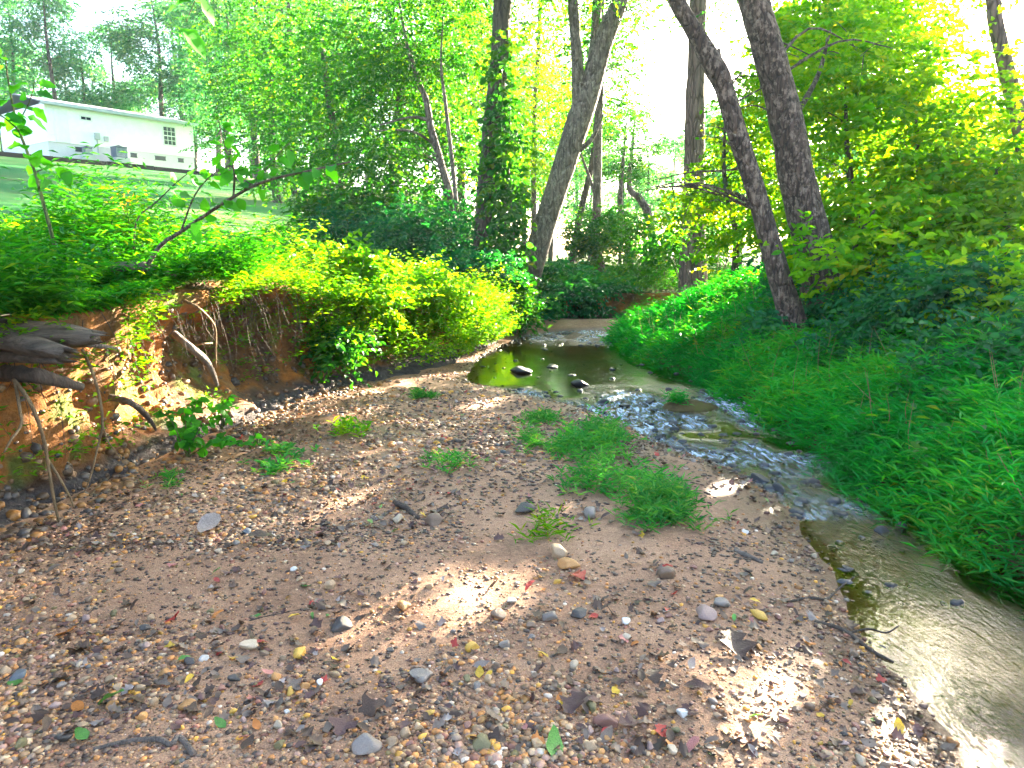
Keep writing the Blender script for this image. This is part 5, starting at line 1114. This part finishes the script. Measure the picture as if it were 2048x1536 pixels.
def stone(p, size, col, label, group, flat=.6, rz=None, wet=1.0, asp=None):
    o = add('stone', STM[int(rs.integers(8))], None, (p[0], p[1], p[2]+size*flat*.24)); a = asp or rs.uniform(.6, .95)
    o.scale = (size, size*a, size*flat*rs.uniform(.75, 1.1)); o.rotation_euler = (rs.normal()*.2, rs.normal()*.2, rs.uniform(0, 6.28) if rz is None else rz)
    c = np.array(PAL[col])*rs.uniform(.8, 1.2)*wet; o.color = (*c, 1); SPOT.append((p[0], p[1], size*.5)); return tag(o, label, 'stone', group)
NOT = [(1050, 1022, 62, 'dark grey', 'flat dark grey stone above the bright grass tuft'), (1180, 1030, 46, 'grey', 'rounded grey stone left of the near grass clump'), (795, 1050, 32, 'pale tan', 'smooth round tan stone beside the dark wood chunk'),
 (870, 1050, 46, 'brown', 'humped brown-grey stone right of the wood chunk'), (1115, 1110, 62, 'tan', 'wide tan stone just below the bright grass tuft'), (1135, 1138, 52, 'orange-brown', 'orange-tan wedge stone below the wide tan one'), (842, 1362, 66, 'grey', 'long flat grey stone in the sandy foreground'),
 (1212, 1452, 62, 'reddish-brown', 'big reddish-brown angular stone near the bottom centre'), (1184, 1425, 42, 'olive', 'olive stone touching the big reddish one'), (945, 1306, 36, 'yellow-ochre', 'yellow-orange stone at the lower edge of the sun patch'), (660, 1186, 36, 'tan', 'tan round stone left of the sun patch'),
 (685, 1258, 52, 'dark grey', 'dark pointed stone on open sand left of centre'), (500, 1310, 48, 'pale tan', 'pale tan stone with a red leaf beside it'), (600, 1322, 46, 'yellow-ochre', 'long ochre pebble lying against dark litter'), (378, 1432, 46, 'orange-brown', 'orange stone in the lower left gravel'),
 (311, 1432, 36, 'tan', 'egg-shaped tan stone left of the orange one'), (494, 1078, 34, 'blue-grey', 'triangular blue-grey stone near the pale curled leaf'), (1160, 1236, 46, 'dark grey', 'dark oblong stone right of the sun patch'), (1410, 1235, 52, 'pinkish', 'pinkish stone right of centre near the water'),
 (1446, 1212, 42, 'grey', 'grey-brown stone behind the pinkish one'), (1520, 1228, 42, 'yellow-ochre', 'orange pebble nearest the dark branch at the water edge'), (1252, 1252, 34, 'white', 'white stone right of the sun patch'), (1332, 1152, 52, 'brown', 'dark brown slab with a red leaf on it'),
 (1022, 1212, 34, 'white', 'whitish stone at the right of the sun patch'), (1098, 1247, 42, 'grey', 'mottled grey stone below the dark oblong one'), (1148, 1340, 36, 'pale tan', 'blocky pale tan stone with a yellow leaf beside it'), (40, 1372, 46, 'blue-grey', 'blue-grey stone at the left edge of the gravel'),
 (1365, 1436, 34, 'white', 'creamy round stone in the lower right gravel'), (808, 1224, 46, 'orange-brown', 'orange-tan stone left of the white sun patch'), (995, 1240, 46, 'brown', 'brown stone shading the right of the sun patch'), (735, 1512, 70, 'grey', 'large grey stone cut by the bottom edge'),
 (965, 1500, 50, 'olive', 'mossy brown stone near the bottom edge'), (130, 1500, 44, 'dark grey', 'dark stone in the bottom left corner'), (1010, 1300, 36, 'grey', 'grey stone among litter under the sun patch'), (1310, 1040, 36, 'dark grey', 'dark stone at the left foot of the near grass clump')]
G1 = 'single stones on the gravel bar'
for u, v, w, c, lab in NOT:
    p = onz(u, v+w*.15, 0); p[2] = float(z_bar(p[0], p[1])); landmark(p, lab); stone(p, w/FPX*p[1]*1.0, c, lab, G1, .6)
WST = [(1765, 1062, 48, 'black stone breaking the fast water near the right bank'), (1700, 1138, 46, 'dark stone in the golden shallows'), (1250, 858, 48, 'dark wet stone at the left edge of the riffle'), (1320, 875, 36, 'dark stone below the riffle edge'), (1205, 805, 34, 'dark stone at the lip of the pool'), (1300, 803, 32, 'dark flat stone left of the sod island'), (1160, 770, 46, 'flat wet rock standing in the pool'),
 (1105, 735, 30, 'small dark rock in the upper pool'), (1250, 812, 36, 'dark stone in the white riffle'), (1040, 745, 60, 'long wet rock at the left edge of the pool'), (1000, 800, 44, 'brown stone at the near lip of the pool'), (1460, 900, 40, 'dark stone in the lower riffle'), (1520, 960, 60, 'flat dark rock where the riffle narrows'), (1560, 980, 50, 'dark ledge stone at the creek edge'), (1420, 935, 40, 'wet stone at the gravel edge of the riffle')]
for u, v, w, lab in WST:
    p = onz(u, v, WZ); p[2] = WZ-.015; stone(p, w/FPX*p[1]*.85, 'black', lab, 'stones in the creek', .45)
# many more: the largest stand alone, the rest are gravel
def scatter(n, v0, v1, u0=0, u1=2000, rg=rs):
    out = []
    while len(out) < n:
        v = rg.uniform(v0, v1, n*2); u = rg.uniform(u0, u1, n*2)
        for a, b in zip(u, v):
            p = onz(a, b, 0)
            if xl(p[1])+.12 < p[0] < wlx(p[1])-.02: out.append(p)
    P = np.array(out[:n]); P[:, 2] = z_bar(P[:, 0], P[:, 1]); return P
def sparse(P):                                           # gravel gathers in drifts, leaving open sand
    return vnoise(P, 1.3, 620)+.5*vnoise(P, 4, 621)
CN = ['tan', 'pale tan', 'orange-brown', 'yellow-ochre', 'reddish-brown', 'brown', 'dark grey', 'grey', 'white', 'pinkish', 'olive', 'blue-grey']; CW = np.array([.22, .09, .14, .035, .09, .19, .06, .07, .018, .06, .03, .008]); CW /= CW.sum()
P = scatter(900, 950, 1530); P = P[sparse(P)+rs.random(len(P))*.9 > .15]
sz = .022+.026*rs.random(len(P))**2; order = np.argsort([-px_size(p, s) for p, s in zip(P, sz)])[:240]
for i in order:
    p = P[i]
    if any((p[0]-a)**2+(p[1]-b)**2 < (r+sz[i]*.4)**2 for a, b, r in SPOT): continue
    c = CN[int(rs.choice(len(CN), p=CW))]; art = 'an' if c[0] in 'aeiou' else 'a'
    zone = 'in the near foreground gravel' if p[1] < 2.6 else ('on the middle of the bar' if p[1] < 3.6 else 'on the far stony part of the bar')
    side = 'left' if p[0] < -.45 else ('right' if p[0] > .45 else 'centre')
    stone(p, sz[i], c, near_label(p, f'small {c} pebble'), 'loose pebbles', .68)
def pebble_mass(name, label, P, s, cols, base=I1, flat=.6, mat='pebbles'):
    n = len(P); B, F = base; a = rs.uniform(0, 6.28, n); sc = np.stack([s, s*rs.uniform(.6, 1, n), s*flat*rs.uniform(.7, 1.1, n)], 1)*.5
    jig = 1+.18*rs.normal(size=(n, len(B)))*.6
    V = B[None]*sc[:, None, :]*jig[..., None]; ca, sa = np.cos(a)[:, None], np.sin(a)[:, None]
    x = V[..., 0]*ca-V[..., 1]*sa; y = V[..., 0]*sa+V[..., 1]*ca; V = np.stack([x, y, V[..., 2]], -1)+P[:, None, :]+np.array([0, 0, 1])*(s*flat*.10)[:, None, None]
    k = len(B); FF = (F[None]+np.arange(n)[:, None, None]*k).reshape(-1, 3); c = np.repeat(np.concatenate([cols, np.ones((n, 1))], 1), k, 0)
    o = add(name, mk_mesh(name, V.reshape(-1, 3), None, FF, M[mat], True, {'col': c})); return tag(o, label, 'gravel', kind='stuff')
CA = np.array([PAL[c] for c in CN])
def pick(n): return CA[rs.choice(len(CN), n, p=CW)]*rs.uniform(.6, 1.25, (n, 1))*np.array([1.12, .95, .78])
P = np.concatenate([scatter(24000, 1080, 1600, -100, 2050), scatter(11000, 850, 1100), scatter(3500, 720, 860)]); k = sparse(P)+rs.random(len(P))*1.1 > .22; P = P[k]
s = .007+.024*rs.random(len(P))**2.6; s = s*np.clip(P[:, 1]/3.2, 1, 1.9)*np.clip(1+.5*sparse(P), .6, 1.5)
pebble_mass('gravel', 'loose mixed gravel strewn over the bar', P, s, pick(len(P)))
P = np.concatenate([scatter(5200, 800, 1120), scatter(4200, 1080, 1560)]); P = P[vnoise(P, 1.4, 730)+.6*vnoise(P, 5, 731)+rs.random(len(P))*.8 > .2]; n = len(P)
pebble_mass('leaf_fragments', 'crumbled dark leaf fragments and bark bits over the bar', P+np.array([0, 0, .002]), (.010+.022*rs.random(n)**2)*np.clip(P[:, 1]/3, 1, 1.8), np.array([(.07, .038, .024), (.10, .05, .04), (.14, .085, .055)])[rs.integers(0, 3, n)]*rs.uniform(.6, 1.3, (n, 1)), I1, .28)
# grit: tiny grains near the camera
P = scatter(16000, 1150, 1620, -100, 2050); pebble_mass('grit', 'fine sandy grit in the near foreground', P, .003+.004*rs.random(len(P)), pick(len(P))*1.05, (np.array([[1, 0, -.3], [-.5, .87, -.3], [-.5, -.87, -.3], [0, 0, .8]]), np.array([[0, 1, 3], [1, 2, 3], [2, 0, 3]])))
yy = rs.uniform(2.6, 8.6, 1500); P = np.array([bank_pt(q, rs.uniform(.0, .9)**1.5, .0) for q in yy]); cc = np.array([(.30, .13, .035), (.12, .07, .04), (.22, .12, .06), (.09, .07, .06)])[rs.integers(0, 4, 1500)]*rs.uniform(.6, 1.2, (1500, 1))
pebble_mass('clay_clods', 'clods and small stones sticking in the clay face', P, .02+.07*rs.random(1500)**3, cc, I2, .8)
yy = rs.uniform(2.6, 8.6, 900); P = np.stack([xl(yy)+rs.normal(size=900)*.12+.08, yy, 0*yy], 1); P[:, 2] = np.maximum(z_bar(P[:, 0], P[:, 1]), .0)
pebble_mass('bank_debris', 'crumbled clay and stones along the bank foot', P, .02+.06*rs.random(900)**2.5, cc[:900], I2, .6)
# stones on the creek bed and in the riffles
yy = np.concatenate([rs.uniform(4.8, 8.6, 210), rs.uniform(12.8, 16.4, 240), rs.uniform(2.6, 4.8, 30), rs.uniform(8.6, 12.5, 60)]); xx = wlx(yy)+(wrx(yy)-wlx(yy))*rs.random(len(yy))**1.5
P = np.stack([xx, yy, np.full(len(xx), WZ-.012)], 1); s = .03+.085*rs.random(len(xx))**2.4
pebble_mass('bed_stones', 'small dark stones breaking the surface of the riffles', P, s, np.array(PAL['black'])*rs.uniform(.5, 1.6, (len(xx), 1)), I2, .55)
# wet stones along the water line
yy = rs.uniform(1.8, 13, 900); xx = wlx(yy)-.02+rs.normal(size=900)*.12; P = np.stack([xx, yy, z_bar(xx, yy)], 1)
pebble_mass('shore_gravel', 'dark wet gravel along the water line', P, .015+.035*rs.random(900)**2, pick(900)*.42)

# ------------------------------------------------------------------ fallen leaves
def dead_leaf(seed, L, W, curl, lobes):
    V, F, F3 = leaf_proto(L, W, curl, seed, lobes=lobes); rg = np.random.default_rng(seed); V[:, 2] += .10*L*vnoise(V*np.array([1, 1, 0]), 2.2/L, seed)+.012; return V, F, F3
FL = []
for i, (L, W, c, lb_) in enumerate(((1, .55, -.1, 0), (1, .75, .12, 2.2), (1, .8, -.2, 2.6), (1, .45, .25, 0), (1, .9, .05, 3.1), (1, .6, -.35, 0))):
    V, F, F3 = dead_leaf(700+i, L, W, c, lb_); V[:, 0] -= .5; V[:, 2] -= V[:, 2].min(); FL.append((V, F, F3, mk_mesh('fallen_leaf', V, F, F3, M['fallen_leaf'])))
LC = {'dark brown': (.085, .047, .028), 'purple-brown': (.115, .056, .044), 'grey-brown': (.20, .14, .10), 'yellow': (.62, .38, .03), 'red': (.42, .045, .03), 'green': (.10, .26, .04), 'orange': (.50, .17, .03), 'pink': (.42, .16, .13), 'pale grey': (.30, .235, .20)}
def fallen(p, size, col, label, kind=None, rz=None, tilt=.25):
    if kind is None and col in ('yellow', 'green', 'pink', 'orange', 'pale grey'): kind = 5 if col == 'pale grey' else int(rs.choice([0, 3, 5]))
    o = add('fallen_leaf', FL[int(rs.integers(6)) if kind is None else kind][3], None, (p[0], p[1], p[2]+.002)); o.scale = (size,)*3; o.rotation_euler = (rs.normal()*tilt, rs.normal()*tilt, rs.uniform(0, 6.28) if rz is None else rz); o.color = (*(np.array(LC[col])*rs.uniform(.8, 1.2)), 1)
    return tag(o, label, 'leaf', 'fallen leaves on the gravel bar')
NL = [(225, 1437, 62, 'green', 'green leaf lying in the lower left gravel'), (420, 1072, 66, 'pale grey', 'pale curled leaf below the clay bank'), (588, 1256, 26, 'yellow', 'small yellow leaf on open sand left of centre'), (378, 1386, 26, 'yellow', 'yellow leaf above the orange stone'), (960, 1365, 28, 'yellow', 'yellow leaf right of the long flat grey stone'), (1080, 1330, 30, 'yellow', 'yellow leaf between the sun patch and the blocky stone'),
 (1320, 1482, 34, 'red', 'red leaf near the bottom right of the gravel'), (1765, 1335, 22, 'red', 'bright red leaf at the water edge'), (1384, 1512, 44, 'pink', 'pink leaf at the bottom edge right of centre'), (170, 1506, 40, 'green', 'blue-green leaf at the bottom left'), (435, 1168, 20, 'green', 'small green leaf on the left gravel'), (612, 1190, 26, 'green', 'green sliver leaf beside the tan round stone'),
 (525, 1312, 26, 'red', 'red leaf against the pale tan stone'), (1060, 1190, 30, 'red', 'scarlet leaf at the upper right of the sun patch'), (1335, 1148, 24, 'red', 'red leaf on the dark brown slab'), (1150, 1168, 40, 'red', 'crimson leaf right of the wedge stone'), (135, 1285, 40, 'orange', 'orange leaf on the left gravel'), (690, 1480, 60, 'purple-brown', 'crumpled purple leaf near the bottom left of centre'),
 (1260, 1465, 44, 'purple-brown', 'crumpled violet leaf right of the big reddish stone'), (1150, 1430, 60, 'purple-brown', 'purple lobed leaf left of the olive stone'), (985, 1455, 44, 'grey-brown', 'grey crumpled leaf left of the purple lobed one'), (1400, 1400, 60, 'purple-brown', 'dark lobed leaf in the lower right gravel'), (530, 1105, 60, 'dark brown', 'dark curled leaf heap right of the triangular stone'), (1465, 1305, 70, 'dark brown', 'long dark leaf right of the pinkish stone'),
 (1800, 1438, 34, 'yellow', 'yellow leaf near the water at the lower right'), (1510, 1450, 36, 'green', 'green leaf in the gravel at the lower right'), (755, 1366, 22, 'yellow', 'yellow-green leaf just left of the flat grey stone'), (590, 1395, 34, 'grey-brown', 'grey-brown leaf left of the bottom centre'), (745, 1440, 56, 'dark brown', 'dark folded leaf above the large grey stone'), (1450, 1150, 20, 'yellow', 'yellow leaf on the stony right of the bar')]
for u, v, w, c, lab in NL:
    p = onz(u, v, 0); p[2] = float(z_bar(p[0], p[1]))+.004; landmark(p, lab); fallen(p, w/FPX*p[1]*1.15, c, lab)
p = onz(1108, 1500, 0.02); o = fallen(p, .115, 'green', 'large green and brown leaf standing up at the bottom edge', 0, 1.6, .0); o.rotation_euler = (.5, -.55, 1.75); o.location.z += .015
LN = list(LC); LW = np.array([.40, .22, .24, .018, .02, .012, .02, .03, .04]); LW /= LW.sum()
P = scatter(330, 900, 1525); sz = .03+.035*rs.random(len(P)); order = np.argsort([-px_size(p, s) for p, s in zip(P, sz)])[:190]
for i in order:
    p = P[i]; c = LN[int(rs.choice(len(LN), p=LW))]; zone = 'in the near foreground' if p[1] < 2.6 else ('on the middle of the bar' if p[1] < 3.6 else 'on the far part of the bar')
    side = 'left side' if p[0] < -.45 else ('right side' if p[0] > .45 else 'centre'); fallen(p+np.array([0, 0, .004]), sz[i], c, near_label(p, f'{c} dead leaf'))
P = np.concatenate([scatter(2600, 860, 1120), scatter(2200, 740, 900), scatter(1500, 1000, 1530)]); P = P[vnoise(P, 1.1, 720)+.7*vnoise(P, 4.5, 721)+rs.random(len(P))*.7 > .2]; n = len(P); g = []; gf = []; gf3 = []; gc = []; off = 0
sz = .02+.03*rs.random(n); az = rs.uniform(0, 6.28, n); tl = rs.normal(size=(n, 2))*.3
for i in range(n):
    V, F, F3, _ = FL[i % 6]; V = V*sz[i]; V = V.copy(); V[:, 2] += V[:, 0]*tl[i, 0]+V[:, 1]*tl[i, 1]; c_, s_ = math.cos(az[i]), math.sin(az[i])
    W = np.stack([V[:, 0]*c_-V[:, 1]*s_, V[:, 0]*s_+V[:, 1]*c_, V[:, 2]+.003], 1)+P[i]; g.append(W); gf.append(np.array(F)+off); gf3.append(np.array(F3)+off); off += len(V)
    c = np.array(LC[LN[int(rs.choice(len(LN), p=LW))]])*rs.uniform(.6, 1.3); gc.append(np.tile([*c, 1], (len(V), 1)))
o = add('leaf_litter', mk_mesh('leaf_litter', np.concatenate(g), np.concatenate(gf), np.concatenate(gf3), M['litter'], True, {'col': np.concatenate(gc)})); tag(o, 'scattered dark leaf litter over the gravel bar', 'leaf litter', kind='stuff')

# ------------------------------------------------------------------ the hazy morning air
hm, nt, ns, ls = new_mat('haze')
pv = nd(ns, 'ShaderNodeVolumePrincipled'); pv.inputs['Color'].default_value = (.76, .92, 1.0, 1); pv.inputs['Density'].default_value = .0004; pv.inputs['Anisotropy'].default_value = .15
ho = nd(ns, 'ShaderNodeOutputMaterial'); ls.new(pv.outputs[0], ho.inputs['Volume'])
V, F = box(-118, 102, -24, 148, -2.0, 34)
o = add('haze', mk_mesh('haze', V, F, None, hm, False)); tag(o, 'pale sunlit haze filling the valley air', 'haze', kind='stuff')
